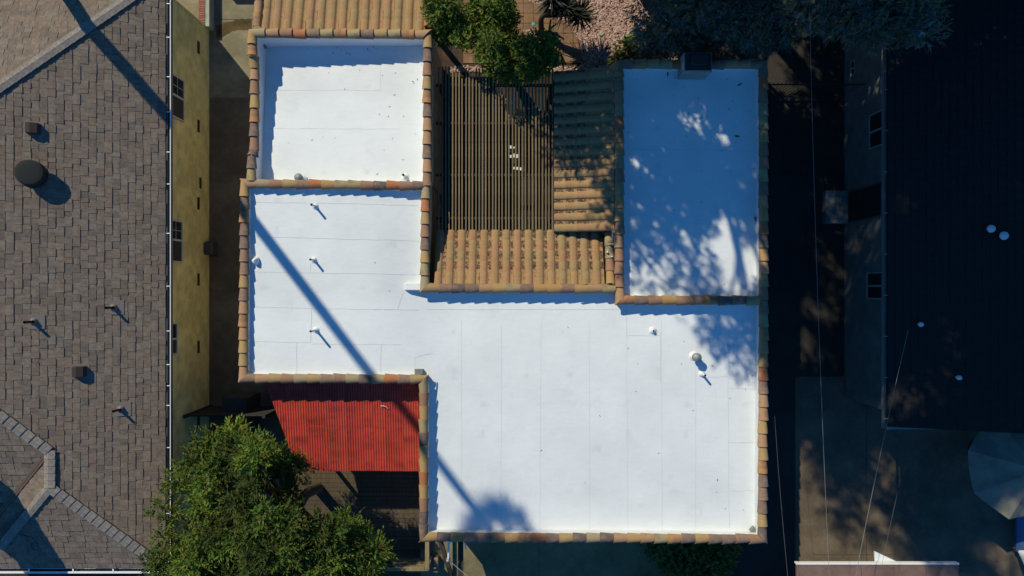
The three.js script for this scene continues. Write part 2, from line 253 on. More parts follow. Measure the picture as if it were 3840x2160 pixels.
{ // plugged curb near the west parapet
  const c = at(961, 978, 3.24); const g = new THREE.SphereGeometry(0.115, 18, 10, 0, Math.PI * 2, 0, Math.PI / 2), p = g.attributes.position; for (let i = 0; i < p.count; i++) { const k = 1 + 0.7 * (fbm(p.getX(i) * 9 + 5, p.getZ(i) * 9 + 5) - 0.5); p.setXYZ(i, p.getX(i) * k, p.getY(i) * 1.7 * k - 0.01, p.getZ(i) * k); } g.computeVertexNormals(); mesh('coated_stub', g.translate(c.x, c.y, c.z), mWhite, house);
  // scuppers: open metal boxes
  const scup = (px, py, y, w, d, h, turn) => { const q = at(px, py, y), s = new THREE.Group(); s.name = 'scupper_box'; s.position.copy(q); s.rotation.y = turn; house.add(s); mesh('scupper_lid', rbox(-w / 2, w / 2, h, h + 0.02, -d / 2, d / 2, 0.006), mGrime, s); for (const k of [-1, 1]) mesh('scupper_side', box(k * (w / 2 - 0.012) - 0.01, k * (w / 2 - 0.012) + 0.01, -0.03, h - 0.002, -d / 2, d / 2), mGrime, s); mesh('scupper_back', box(-w / 2 + 0.025, w / 2 - 0.025, -0.03, h - 0.002, -d / 2, -d / 2 + 0.015), mGrime, s); };
  scup(1572, 1392, 3.14, 0.24, 0.14, 0.1, 0); scup(2824, 1986, 3.07, 0.22, 0.17, 0.12, -0.75); scup(986, 170, 2.72, 0.2, 0.22, 0.1, 0); scup(2838, 822, 3.1, 0.14, 0.16, 0.06, 0.5);
}
{ // chimney on the north edge
  const mCh = M([0.42, 0.41, 0.37], { map: T.stucco, bumpMap: T.bump, bumpScale: 0.006 }), ch = mesh('chimney', box(4.87, 5.66, 2.9, 3.86, -6.66, -6.13), mCh, house);
  mesh('chimney_cap', rbox(4.90, 5.64, 3.862, 3.91, -6.64, -6.16, 0.012), M([0.03, 0.03, 0.032], { map: T.concrete }), ch);
  mesh('spark_arrestor', rbox(5.05, 5.52, 3.93, 4.0, -6.58, -6.28, 0.02), M([0.02, 0.02, 0.02], { roughness: 0.6 }), ch);
}
// clay tiled roofs
function sTile(w, L) {                                  // pan on one side, barrel on the other; lower end at +z
  const prof = [[0, 0.006], [0.045, -0.004], [w - 0.232, 0.002], [w - 0.218, 0.03], [w - 0.185, 0.055], [w - 0.115, 0.072], [w - 0.045, 0.055], [w - 0.012, 0.028], [w, -0.004]], pos = [], uv = [], idx = [];
  const put = (f, n) => { const b = pos.length / 3; for (let i = 0; i < n; i++) for (let j = 0; j < 2; j++) { const p = f(i, j); pos.push(p[0], p[1], p[2]); uv.push(p[0] / w, p[2] / L); } for (let i = 0; i < n - 1; i++) { const a = b + i * 2; idx.push(a, a + 1, a + 2, a + 1, a + 3, a + 2); } };
  put((i, j) => [prof[i][0], prof[i][1] + (j ? 0.026 : 0), j ? L : 0], prof.length);
  put((i, j) => [prof[i][0], prof[i][1] + (j ? 0 : 0.026), L], prof.length);
  put((i, j) => [w, j ? -0.02 : -0.002, i ? L : 0], 2);
  const g = new THREE.BufferGeometry(); g.setAttribute('position', new THREE.Float32BufferAttribute(pos, 3)); g.setAttribute('uv', new THREE.Float32BufferAttribute(uv, 2)); g.setIndex(idx); g.computeVertexNormals(); return g;
}
const roofTones = [[0.39, 0.24, 0.12], [0.41, 0.255, 0.125], [0.375, 0.25, 0.125], [0.415, 0.24, 0.13], [0.36, 0.245, 0.125], [0.39, 0.22, 0.115]].map(c => c.map((v, k) => v * [0.9, 0.88, 0.84][k]));
const roofMats = roofTones.map((c, i) => M(c, { map: tex(64, (u, v, a, b) => { const g = 0.86 + 0.2 * fbm(u * 5 + i * 4, v * 7 + i) + (hash(a + i * 31, b) - 0.5) * 0.24, k = 1; return [g * k, g * k * 0.99, g * k * 0.96]; }, 1), bumpMap: T.bump, bumpScale: 0.002 }));
const mLitter = M([0.085, 0.052, 0.038], { vertexColors: true });
function litterGeo(list) {                              // flat bits of needle litter: [pos, normal, across, along, size]
  const pos = [], col = []; for (const [p, X, Z, Y, s] of list) { const a = R() * 6.28, u = X.clone().multiplyScalar(Math.cos(a)).addScaledVector(Z, Math.sin(a)).addScaledVector(Y, rr(-0.3, 0.3)), v = Y.clone().cross(u).normalize(); u.normalize(); const L = s * rr(0.6, 1.6), w = s * rr(0.12, 0.3), q = [u.clone().multiplyScalar(-L / 2), v.clone().multiplyScalar(w), u.clone().multiplyScalar(L / 2), v.clone().multiplyScalar(-w)].map(k => k.add(p)); const c = rr(0.4, 1.7); for (const k of [0, 1, 2, 0, 2, 3]) { pos.push(q[k].x, q[k].y, q[k].z); col.push(c, c * rr(0.9, 1.05), c * 0.95); } }
  const g = new THREE.BufferGeometry(); g.setAttribute('position', new THREE.Float32BufferAttribute(pos, 3)); g.setAttribute('color', new THREE.Float32BufferAttribute(col, 3)); g.computeVertexNormals(); return g;
}
function tiledRoof(o0, along, down, cols, rows, w, e, litter, under) { // o0: top corner; along: step direction across; down: unit downslope
  const Y = along.clone().cross(down).normalize(); const flip = Y.y < 0; if (flip) Y.negate();
  const Xl = Y.clone().cross(down).normalize();
  const base = mesh('clay_tile_roof', (() => { const g = new THREE.BufferGeometry(), L = (rows + 0.1) * e, W = cols * w, q = [[-0.0, -0.0], [W, 0], [W, L], [0, L]].map(([u, v]) => o0.clone().addScaledVector(along, u).addScaledVector(down, v).addScaledVector(Y, -0.03)), b = q.map(k => k.clone().addScaledVector(Y, -0.08)), P = []; const quad = (a, c, d, f) => { for (const k of [a, c, d, a, d, f]) P.push(k.x, k.y, k.z); }; quad(q[0], q[1], q[2], q[3]); quad(b[3], b[2], b[1], b[0]); for (let i = 0; i < 4; i++) quad(q[i], b[i], b[(i + 1) % 4], q[(i + 1) % 4]); g.setAttribute('position', new THREE.Float32BufferAttribute(P, 3)); g.computeVertexNormals(); return muv(g); })(), M([0.06, 0.045, 0.035]), house);
  const geo = sTile(w, e + 0.05), bits = [];
  const dir = Xl.dot(along) > 0 ? 1 : -1;
  for (let r = rows - 1; r >= 0; r--) for (let c = 0; c < cols; c++) {
    const m = mesh('roof_tile', geo, roofMats[Math.floor(R() * roofMats.length)], base), y = rr(-0.003, 0.003);
    const org = o0.clone().addScaledVector(along, dir > 0 ? c * w : (c + 1) * w).addScaledVector(down, r * e - 0.05).addScaledVector(Y, y);
    m.quaternion.setFromRotationMatrix(new THREE.Matrix4().makeBasis(Xl, Y, down)); m.position.copy(org).addScaledVector(along, rr(-0.004, 0.004));
    if (litter(c, r)) for (let k = 0; k < litter(c, r); k++) { const u = rr(0.005, w - 0.235), v = e * (1 - Math.pow(R(), 1.3) * 0.7); bits.push([org.clone().addScaledVector(Xl, u).addScaledVector(down, v + 0.05).addScaledVector(Y, 0.02 + rr(0, 0.02)), Xl, down, Y, 0.05]); }
  }
  if (bits.length) { const s = mesh('needle_litter', litterGeo(bits), mLitter, base); s.userData.kind = 'stuff'; }
  return base;
}
const nrm = (x, y, z) => V(x, y, z).normalize();
// north slope behind the north wing
tiledRoof(V(-7.32, 3.27, -7.5), V(1, 0, 0), nrm(0, -0.24, -1), 15, 6, 0.322, 0.335, (c, r) => R() < 0.18 ? 10 : 0);
// courtyard roof sloping up to the main parapet
const tr2 = tiledRoof(V(-2.28, 3.24, -0.14), V(1, 0, 0), nrm(0, -0.36, -1), 15, 5, 0.332, 0.335, (c, r) => r > 0 ? 22 + Math.floor(c * 1.4) : 2);
// roof leaning on the north east wing
const tr3 = tiledRoof(V(2.94, 3.27, -6.45), V(0, 0, 1), nrm(-1, -0.26, 0), 15, 5, 0.319, 0.345, (c, r) => r > 1 ? 30 : 3);
for (let i = 0; i < 4; i++) { const m = mesh('rake_tile', barrelCache['rk'] ??= barrel(0.42, 0.115, 0.135, 0, 0), tileMats[[8, 9, 5, 0][i]], tr2); m.position.set(2.86, 2.95 + i * 0.105, -1.62 + i * 0.37); m.rotation.x = -0.28; }
for (let i = 0; i < 6; i++) { const m = mesh('rake_tile', barrelCache['rk'], tileMats[[3, 10, 6, 0, 11, 2][i]], tr2.parent.children.find(k => k.name === 'clay_tile_roof')); m.position.set(-7.43, 3.30 - i * 0.084, -7.6 - i * 0.36); m.rotation.set(0.23, Math.PI, 0, 'YXZ'); }
for (let i = 0; i < 4; i++) { const m = mesh('rake_tile', barrelCache['rk'], tileMats[[4, 10, 2, 8][i]], tr2.parent.children.find(k => k.name === 'clay_tile_roof')); m.position.set(-2.46, 3.30 - i * 0.084, -7.6 - i * 0.36); m.rotation.set(0.23, Math.PI, 0, 'YXZ'); }
{ // splashes of white coating on the rake tiles, mortar
  const m = M([0.75, 0.76, 0.77]); for (const [px, py, w, d] of [[2294, 915, 0.12, 0.03], [2277, 945, 0.04, 0.05], [2294, 962, 0.05, 0.03]]) { const p = at(px, py, 3.3); mesh('coating_drip', rbox(p.x - w / 2, p.x + w / 2, 3.2, 3.36, p.z - d / 2, p.z + d / 2, 0.01), m, tr2); }
  const zs = []; for (let i = 0; i < 10; i++) { const z = -6.3 + i * 0.52; const g = new THREE.IcosahedronGeometry(0.07, 1).scale(0.7, 0.5, 4).translate(2.96 + rr(-0.01, 0.01), 3.27, z); zs.push(g); } mesh('mortar_fillet', mergeGeometries(zs), M([0.36, 0.33, 0.27], { bumpMap: T.bump, bumpScale: 0.01 }), tr3);
}
// eave posts and beams that carry the two courtyard roofs
mesh('eave_beam', box(-2.25, 2.9, 2.36, 2.50, -1.62, -1.50), M([0.10, 0.075, 0.05], { map: T.wood }), house); mesh('eave_beam', box(1.26, 1.38, 2.52, 2.66, -6.45, -1.9), M([0.10, 0.075, 0.05], { map: T.wood }), house);
for (const [x, z] of [[1.32, -6.3], [1.32, -4], [-0.4, -1.56]]) mesh('eave_post', box(x - 0.05, x + 0.05, 0, 2.358, z - 0.05, z + 0.05), M([0.10, 0.075, 0.05], { map: T.wood }), house);
for (const x of [-5, -3]) mesh('north_post', box(x - 0.07, x + 0.07, 0, 2.74, -9.1, -8.96), mStucco, house);
{ // service mast on the south wall
  const p = V(-1.83, 0, 7.52), g = new THREE.Group(); g.name = 'service_mast'; house.add(g);
  mesh('conduit', tube([V(p.x, 0.2, p.z), V(p.x, 2.9, p.z)], 0.03, 0.03, 10), mPipeWhite, g);
  mesh('conduit', tube([V(p.x + 0.3, 2.2, p.z - 0.06), V(p.x + 0.42, 2.2, p.z + 0.5)], 0.022, 0.022, 8), mPipeWhite, g);
  mesh('bracket', tube([V(p.x - 0.05, 2.86, p.z - 0.2), V(p.x - 0.08, 2.7, p.z + 0.6)], 0.028, 0.028, 8), mPipeWhite, g);
  mesh('weatherhead', lathe([[0, 0.14], [0.05, 0.12], [0.07, 0.04], [0.06, -0.06], [0, -0.08]], p.x - 0.09, 2.62, p.z + 0.66, 12), M([0.3, 0.31, 0.33], { roughness: 0.5, metalness: 0.4 }), g);
}
{ const mShadowBeam = M([0.05, 0.04, 0.032], { map: T.wood }); // added dark beams standing in for shadow bands over the driveway
  mesh('shadow_beam', box(-1.66, -1.5, 2.1, 2.25, 7.4, 10.6), mShadowBeam, house); mesh('shadow_beam', bar(V(-2.3, 2.0, 7.6), V(-1.55, 1.96, 10.0), 0.13, 0.12), mShadowBeam, house); mesh('wall_lamp', lathe([[0, 0.1], [0.06, 0.08], [0.13, 0], [0.13, -0.03], [0, -0.03]], 2.2, 2.3, 7.62, 16), M([0.5, 0.52, 0.56]), house); mesh('meter_box', box(1.25, 1.5, 1.3, 1.8, 7.33, 7.55), M([0.3, 0.32, 0.35]), house); }

// ---------------------------------------------------------------- shingled house on the left
const neighbour = thing('shingled_house', 'pale olive stucco house with a grey brown shingled hip roof', 'house');
const mOlive = M([0.88, 0.77, 0.33], { map: T.stucco, bumpMap: T.bump, bumpScale: 0.004 });
const EX = -9.93, EY = 3.6, SL = 0.4, ZN = -9.01, ZS = 8.04, WX = -10.26;
const nbWall = mesh('wall', box(-18, WX, 0, 3.5, ZN + 0.26, ZS - 0.3), mOlive, neighbour);
mesh('corner_trim', box(WX - 0.16, WX + 0.02, 0, 3.45, ZN + 0.235, ZN + 0.30), mOlive, nbWall);
mesh('soffit', box(-18, EX - 0.02, 3.45, 3.5, ZN + 0.02, ZS - 0.02), M([0.3, 0.28, 0.22]), nbWall);
const shTones = [[0.26, 0.22, 0.175], [0.24, 0.20, 0.165], [0.275, 0.23, 0.18], [0.20, 0.172, 0.145], [0.25, 0.195, 0.16], [0.26, 0.235, 0.20], [0.23, 0.18, 0.14], [0.17, 0.148, 0.128], [0.285, 0.25, 0.205]].map(c => c.map((v, k) => [0.242, 0.203, 0.167][k] * 0.4 + v * 0.6));
const shMats = shTones.map(c => M(c.map((v, k) => v * [1.05, 0.985, 0.90][k]), { map: T.shingle, roughness: 0.95 }));
const mShStuff = M([1, 1, 1], { map: T.shingle, roughness: 0.95, vertexColors: true });
function clip(poly, edge) { // half plane clip: keep points with a*x + b*z <= c
  const [a, b, c] = edge, o = []; for (let i = 0; i < poly.length; i++) { const p = poly[i], q = poly[(i + 1) % poly.length], dp = a * p[0] + b * p[1] - c, dq = a * q[0] + b * q[1] - c; if (dp <= 0) o.push(p); if (dp < 0 !== dq < 0 && dp !== dq) { const t = dp / (dp - dq); o.push([p[0] + (q[0] - p[0]) * t, p[1] + (q[1] - p[1]) * t]); } } return o;
}
function slab(poly, hf, th) { // extruded tab; hf gives the height of its top
  const P = [], T3 = (p, d) => V(p[0], hf(p[0], p[1]) - d, p[1]); let ar = 0; for (let i = 0; i < poly.length; i++) { const p = poly[i], q = poly[(i + 1) % poly.length]; ar += p[0] * q[1] - q[0] * p[1]; } if (ar > 0) poly = poly.slice().reverse();
  for (let i = 1; i < poly.length - 1; i++) for (const k of [poly[0], poly[i], poly[i + 1]]) { const t = T3(k, 0); P.push(t.x, t.y, t.z); }
  for (let i = 0; i < poly.length; i++) { const p = poly[i], q = poly[(i + 1) % poly.length]; for (const [k, d] of [[p, 0], [p, th], [q, th], [p, 0], [q, th], [q, 0]]) { const t = T3(k, d); P.push(t.x, t.y, t.z); } }
  const g = new THREE.BufferGeometry(); g.setAttribute('position', new THREE.Float32BufferAttribute(P, 3)); g.computeVertexNormals(); return muv(g);
}
// each plane: convex edges (a,b,c), axis of the courses: eave line coordinate and direction
function shinglePlane(name, polys, eave, dn, height, range, singlesFrom) {
  // eave: coordinate of the eave along dn; dn: 'x+' | 'z-' | 'z+' | 'x-' downslope ; range: along-eave extent
  const sgn = dn[1] === '+' ? 1 : -1, ax = dn[0], list = [];
  const pt = (u, v) => ax === 'x' ? [eave - sgn * u, v] : [v, eave - sgn * u];
  const e = 0.178, n = Math.ceil(5.4 / e);
  for (let k = -0; k < n; k++) {
    let v = range[0] - R() * 0.3; const wob = rr(-0.004, 0.004);
    while (v < range[1]) {
      const w = rr(0.11, 0.32), raise = R() < 0.5 ? 0.012 : 0, u0 = k * e + wob + (raise ? 0 : 0.012) + rr(-0.006, 0.006), u1 = (k + 1) * e + 0.03;
      for (const edges of polys) {
        let poly = [pt(u0, v), pt(u1, v), pt(u1, v + w - 0.007), pt(u0, v + w - 0.007)];
        for (const ed of edges) { poly = clip(poly, ed); if (poly.length < 3) break; }
        if (poly.length < 3) continue;
        let ar = 0, cx = 0, cz = 0; poly.forEach((p, i) => { const q = poly[(i + 1) % poly.length]; ar += p[0] * q[1] - q[0] * p[1]; cx += p[0] / poly.length; cz += p[1] / poly.length; });
        if (Math.abs(ar) / 2 < 0.0012) continue;
        const y = height(cx, cz), s = 1 / sc(y); if (Math.abs(cx * s) > 1990 || Math.abs(cz * s) > 1150) continue;
        const hf = (x, z) => { const u = ax === 'x' ? (eave - x) * sgn : (eave - z) * sgn; return height(x, z) + 0.016 + raise - (u - u0) / (u1 - u0) * (0.010 + raise * 0.3); };
        list.push({ poly, hf, th: 0.02 + raise, tone: Math.floor(R() * shTones.length), near: Math.hypot(cx, cz, CAM_H - y), area: Math.abs(ar) });
      }
      v += w;
    }
  }
  return list;
}
const hE = (x, z) => EY + SL * (EX - x), hN = (x, z) => EY + SL * (z - ZN), hS1 = (x, z) => EY + SL * (ZS - z);
const RX = -12.55, RZ0 = 4.44, RZ1 = 5.42, RYr = EY + SL * (EX - RX);
const hS2 = (x, z) => RYr + SL * (RZ0 - z), hW2 = (x, z) => RYr - SL * (RX - x);
// edge lists
const NEhip = EX + ZN * -1; // along the hip x - EX = -(z - ZN)  ->  x + z = EX + ZN ... (E lies on the south east side)
const sumN = EX + ZN, difS = EX - ZS;
const planes = [
  ['E', [[[1, 0, EX], [-1, -1, -sumN], [0, 1, RZ0]], [[1, 0, EX], [-1, 1, -difS], [0, -1, -RZ0], [-1, 0, -RX]]].map((l, i) => i === 0 ? [...l, [-1, 1, RZ0 - RX]] : l), EX, 'x+', hE, [-9.2, 8.2]],
  ['N', [[[1, 1, sumN], [0, -1, -ZN], [1, 0, -9.9]]], ZN, 'z-', hN, [-16, -9.8]],
  ['S1', [[[1, -1, difS], [0, 1, ZS], [-1, -1, -(RX + RZ1)], [1, 0, EX]]], ZS, 'z+', hS1, [-16, -9.8]],
  ['S2', [[[1, -1, RX - RZ0], [1, 1, RX + RZ0]]], RZ0 + 1.6, 'z+', hS2, [-16, -12.4]],
  ['W2', [[[1, 0, RX], [-1, -1, -(RX + RZ0)], [1, 1, RX + RZ1]]], RX - 2.2, 'x-', hW2, [4, 8]],
];
{
  const all = []; for (const p of planes) { const l = shinglePlane(...p); l.forEach(q => q.plane = p[0]); all.push(...l); }
  const order = all.slice().sort((a, b) => (b.area / b.near / b.near) - (a.area / a.near / a.near)), single300 = new Set(order.slice(0, 300));
  const roofs = {};
  const poly2 = { E: [[EX, ZN], [EX, ZS], [RX, RZ1], [RX, RZ0], [-16, RZ0 - 3.45], [-16, ZN + 6.07]], N: [[EX, ZN], [-16, ZN + 6.07], [-16, ZN]], S1: [[EX, ZS], [-16, ZS], [-16, RZ1 + 3.45 > ZS ? ZS - 0.01 : RZ1 + 3.45], [RX, RZ1]], S2: [[RX, RZ0], [-15.2, RZ0 + 2.65], [-16, RZ0 - 3.45]], W2: [[RX, RZ0], [RX, RZ1], [-14.8, RZ1 + 2.25], [-14.8, RZ0 + 2.25]] };
  const hs = { E: hE, N: hN, S1: hS1, S2: hS2, W2: hW2 };
  const mUnder = M([0.11, 0.092, 0.076], { map: T.shingle });
  for (const k in poly2) {
    const s = new THREE.Shape(poly2[k].map(p => new THREE.Vector2(p[0], -p[1]))), g = new THREE.ShapeGeometry(s).rotateX(-Math.PI / 2), p = g.attributes.position; for (let i = 0; i < p.count; i++) p.setY(i, hs[k](p.getX(i), p.getZ(i)) - 0.004); g.computeVertexNormals();
    roofs[k] = mesh('roof', muv(g), mUnder, neighbour);
    const mine = all.filter(q => q.plane === k), rest = [];
    for (const q of mine) {
      if (single300.has(q)) mesh('shingle', slab(q.poly, q.hf, q.th), shMats[q.tone], roofs[k]);
      else { const g2 = slab(q.poly, q.hf, q.th), c = shTones[q.tone].map((v, k) => v * [1.05, 0.985, 0.90][k]), n = g2.attributes.position.count, col = new Float32Array(n * 3); for (let i = 0; i < n; i++) col.set(c, i * 3); g2.setAttribute('color', new THREE.BufferAttribute(col, 3)); rest.push(g2); }
    }
    if (rest.length) { const s2 = mesh('shingle_field', mergeGeometries(rest), mShStuff, roofs[k]); s2.userData.kind = 'stuff'; }
  }
  // hip and ridge caps: folded pieces
  const capMats = [[0.31, 0.28, 0.24], [0.29, 0.26, 0.225], [0.335, 0.30, 0.255]].map(c => M(c, { map: T.shingle }));
  function capLine(a, b, n, w, parent, smooth) {
    const d = b.clone().sub(a), L = d.length(); d.normalize(); const X = V(0, 1, 0).cross(d).normalize(), Y = d.clone().cross(X);
    for (let i = 0; i < n; i++) { const e = L / n, g = []; for (const s of [-1, 1]) { const q = bar(V(0, 0, 0), V(0, 0, e + 0.03), w, 0.022); q.translate(s * w / 2, 0, 0).rotateZ(-s * 0.27).rotateX(0.085); g.push(q); } const m = mesh('ridge_cap', mergeGeometries(g), capMats[Math.floor(R() * 3)], parent); m.quaternion.setFromRotationMatrix(new THREE.Matrix4().makeBasis(X, Y, d)); m.position.copy(a).addScaledVector(d, i * e).addScaledVector(Y, 0.062); }
  }
  const hp = (x, z, h) => V(x, h(x, z) + 0.012, z);
  capLine(hp(EX - 0.05, ZS - 0.05, hE), hp(RX, RZ1, hE), 16, 0.15, roofs.E); capLine(hp(RX, RZ1, hE), hp(RX, RZ0, hE), 5, 0.15, roofs.E); capLine(hp(RX - 0.02, RZ0 - 0.02, hE), hp(-14.4, RZ0 - 1.85, hE), 10, 0.15, roofs.E);
  capLine(hp(RX - 1.9, RZ1 + 1.9, hS1), hp(RX, RZ1, hS1), 10, 0.13, roofs.S1);
  capLine(hp(EX - 0.03, ZN + 0.03, hE), hp(-14.6, ZN + 4.67, hE), 30, 0.15, roofs.N);
  mesh('valley_flashing', mergeGeometries([-1, 1].map(s => { const g = bar(V(0, 0, 0), V(0, 0, 3), 0.06, 0.01); g.translate(s * 0.035, 0.05, 0); const d = nrm(-1, -SL, 1), X = V(0, 1, 0).cross(d).normalize(); return g.applyMatrix4(new THREE.Matrix4().makeBasis(X, d.clone().cross(X), d).setPosition(RX - 0.05, RYr - 0.01, RZ0 + 0.05)); })), M([0.11, 0.07, 0.045], { roughness: 0.6 }), roofs.S2);
}
// gutters
const mGut = M([0.70, 0.71, 0.70], { roughness: 0.5 }), mGutIn = M([0.05, 0.045, 0.04], { map: T.soil });
{
  const g = mesh('gutter', mergeGeometries([box(EX + 0.012, EX + 0.024, 3.44, 3.585, ZN, ZS + 0.16), box(EX + 0.024, EX + 0.118, 3.44, 3.452, ZN, ZS + 0.16), box(EX + 0.106, EX + 0.118, 3.452, 3.57, ZN, ZS + 0.16)]), M([0.16, 0.15, 0.14], { roughness: 0.6 }), neighbour);  // white gutter with its body colour darkened for shade and grime inside
  mesh('gutter_lip', rbox(EX + 0.102, EX + 0.126, 3.57, 3.585, ZN, ZS + 0.16, 0.005), mGut, g); mesh('gutter_debris_shade', box(EX + 0.026, EX + 0.104, 3.453, 3.475, ZN, ZS + 0.1), mGutIn, g);  // dark channel floor stands for debris and shade together
  for (const py of [14, 140, 288, 420, 570, 690, 720 + 155, 720 + 353, 720 + 521, 1367, 1446, 1520, 1678, 1808, 1925, 2105]) { const p = at(620, py, 3.58); mesh('gutter_hanger', box(EX + 0.0, EX + 0.122, 3.586, 3.592, p.z - 0.012, p.z + 0.012), mGut, g); }
  const h = mesh('gutter', mergeGeometries([box(-16, EX + 0.01, 3.44, 3.585, ZS + 0.012, ZS + 0.024), box(-16, EX + 0.01, 3.44, 3.452, ZS + 0.024, ZS + 0.15), box(-16, EX + 0.01, 3.452, 3.57, ZS + 0.138, ZS + 0.15)]), M([0.6, 0.6, 0.58], { roughness: 0.5 }), neighbour);
  mesh('gutter_lip', rbox(-16, EX + 0.01, 3.57, 3.59, ZS + 0.105, ZS + 0.16, 0.006), mGut, h); mesh('gutter_debris_shade', box(-16, EX, 3.453, 3.475, ZS + 0.026, ZS + 0.136), mGutIn, h);
  for (const px of [110, 275, 425, 560]) { const p = at(px, 2130, 3.58); mesh('gutter_hanger', box(p.x - 0.02, p.x + 0.02, 3.591, 3.597, ZS - 0.03, ZS + 0.13), mGut, h); }
}
// windows on the olive wall
const mGlass = new THREE.MeshPhysicalMaterial({ color: C(0.02, 0.025, 0.024), roughness: 0.06, metalness: 0, ior: 1.5 }), mScreen = M([0.035, 0.035, 0.036], { roughness: 0.7 });
const mVinyl = M([0.5, 0.5, 0.46], { roughness: 0.6 });
function nbWindow(z0, z1, y0, y1, mid, cols, rows) {
  const w = mesh('window', box(WX + 0.004, WX + 0.012, y0, y1, z0, z1), mScreen, neighbour), f = 0.045;
  mesh('window_frame', mergeGeometries([box(WX + 0.002, WX + 0.05, y1 - f, y1, z0, z1), box(WX + 0.002, WX + 0.05, y0, y0 + f, z0, z1), box(WX + 0.002, WX + 0.05, y0 + f, y1 - f, z0, z0 + f), box(WX + 0.002, WX + 0.05, y0 + f, y1 - f, z1 - f, z1)]), mVinyl, w);
  mesh('mullion', box(WX + 0.013, WX + 0.055, y0 + f, y1 - f, mid - 0.03, mid + 0.03), mVinyl, w);
  mesh('pane', box(WX + 0.014, WX + 0.02, y0 + f, y1 - f, z0 + f, mid - 0.031), mGlass, w); mesh('pane', box(WX + 0.014, WX + 0.02, y0 + f, y1 - f, mid + 0.031, z1 - f), mScreen, w);
  for (let i = 1; i < cols; i++) { const z = z0 + f + (mid - 0.03 - z0 - f) * i / cols; mesh('muntin', box(WX + 0.021, WX + 0.03, y0 + f, y1 - f, z - 0.008, z + 0.008), mVinyl, w); }
  for (let i = 1; i < rows; i++) { const y = y0 + f + (y1 - y0 - 2 * f) * i / rows; mesh('muntin', box(WX + 0.0215, WX + 0.029, y - 0.008, y + 0.008, z0 + f, mid - 0.031), mVinyl, w); }
}
nbWindow(-6.47, -5.17, 1.88, 3.05, -5.85, 2, 3); nbWindow(-2.07, -0.78, 2.0, 3.1, -1.46, 2, 3); nbWindow(1.05, 2.02, 2.32, 3.1, 1.54, 1, 1); nbWindow(4.75, 6.4, 2.62, 3.2, 5.6, 1, 1);
for (const z of [-7.87, -5.3, -2.77, -0.28, 1.93, 4.4]) { const v = mesh('crawl_vent', box(WX + 0.002, WX + 0.012, 0.74, 0.9, z - 0.2, z + 0.2), M([0.02, 0.02, 0.018]), neighbour); for (let k = 0; k < 3; k++) mesh('vent_slat', box(WX + 0.0125, WX + 0.018, 0.76 + k * 0.045, 0.772 + k * 0.045, z - 0.19, z + 0.19), M([0.05, 0.046, 0.03]), v); }
{ const h = mesh('access_hatch', rbox(WX + 0.002, WX + 0.03, 0.45, 1.0, -3.88, -3.2, 0.008), mOlive, neighbour); mesh('hatch_opening', box(WX + 0.031, WX + 0.036, 0.66, 0.82, -3.62, -3.26), M([0.02, 0.02, 0.018]), h); }
mesh('gas_meter', rbox(WX + 0.03, WX + 0.32, 0.01, 0.5, -1.55, -1.1, 0.06), M([0.05, 0.05, 0.048], { roughness: 0.6 }), neighbour);
// fittings on the shingles
const onE = (px, py) => { const q = (1920 - px) / FOCAL, d = (q * (CAM_H - EY) + EX) / (1 + SL * q), y = EY + SL * d; return V(EX - d, y, (py - 1080) * sc(y)); };
const mBrownMetal = M([0.045, 0.03, 0.024], { roughness: 0.95 }), mFlash = M([0.17, 0.135, 0.12], { roughness: 0.7 });
function onRoof(name, px, py) { const g = new THREE.Group(); g.name = name; g.position.copy(onE(px, py)); g.rotation.z = -Math.atan(SL); neighbour.add(g); return g; }
for (const [px, py] of [[126, 1206], [425, 1153], [452, 1534]]) { const g = onRoof('plumbing_vent', px, py); mesh('flashing', rbox(-0.1, 0.27, 0.02, 0.035, -0.2, 0.2, 0.005), mFlash, g); const p = mesh('pipe', tube([V(0, -0.05, 0), V(0, 0.36, 0)], 0.038, 0.038, 10), mBrownMetal, g); p.rotation.z = Math.atan(SL); mesh('pipe_collar', lathe([[0.04, 0.14], [0.06, 0.1], [0.11, 0.03]], 0.01, 0, 0, 14), mFlash, g); }
for (const [px, py] of [[128, 484], [300, 1392]]) { const g = onRoof('box_vent', px, py); g.scale.setScalar(0.78); const s = new THREE.Shape([[-0.2, 0], [0.2, 0], [0.2, 0.05], [0.12, 0.2], [-0.08, 0.24], [-0.2, 0.2]].map(p => new THREE.Vector2(...p))); mesh('hood', muv(new THREE.ExtrudeGeometry(s, { depth: 0.34, bevelEnabled: true, bevelSize: 0.012, bevelThickness: 0.012, bevelSegments: 1 })).translate(0, 0.02, -0.17), mBrownMetal, g); mesh('flashing', rbox(-0.28, 0.3, 0.02, 0.034, -0.26, 0.26, 0.005), mFlash, g); }
{ const g = onRoof('drum_ventilator', 124, 655), mD = M([0.018, 0.019, 0.018], { roughness: 0.95 }); mesh('base', lathe([[0.2, 0], [0.2, 0.2], [0.36, 0.03]], 0, 0, 0, 24), mD, g); mesh('drum', lathe([[0, 0.42], [0.2, 0.415], [0.31, 0.40], [0.345, 0.37], [0.35, 0.24], [0.2, 0.19]], 0, 0, 0, 36), mD, g); }
{ // tall chimney just left of the frame; its shadow falls over the lower hip
  const c = mesh('chimney', box(-16.3, -15.3, 3.6, 7.0, 3.9, 5.1), M([0.3, 0.2, 0.15], { map: T.stucco }), neighbour); mesh('chimney_crown', box(-16.4, -15.2, 7.002, 7.15, 3.8, 5.2), M([0.35, 0.33, 0.3], { map: T.concrete }), c); }
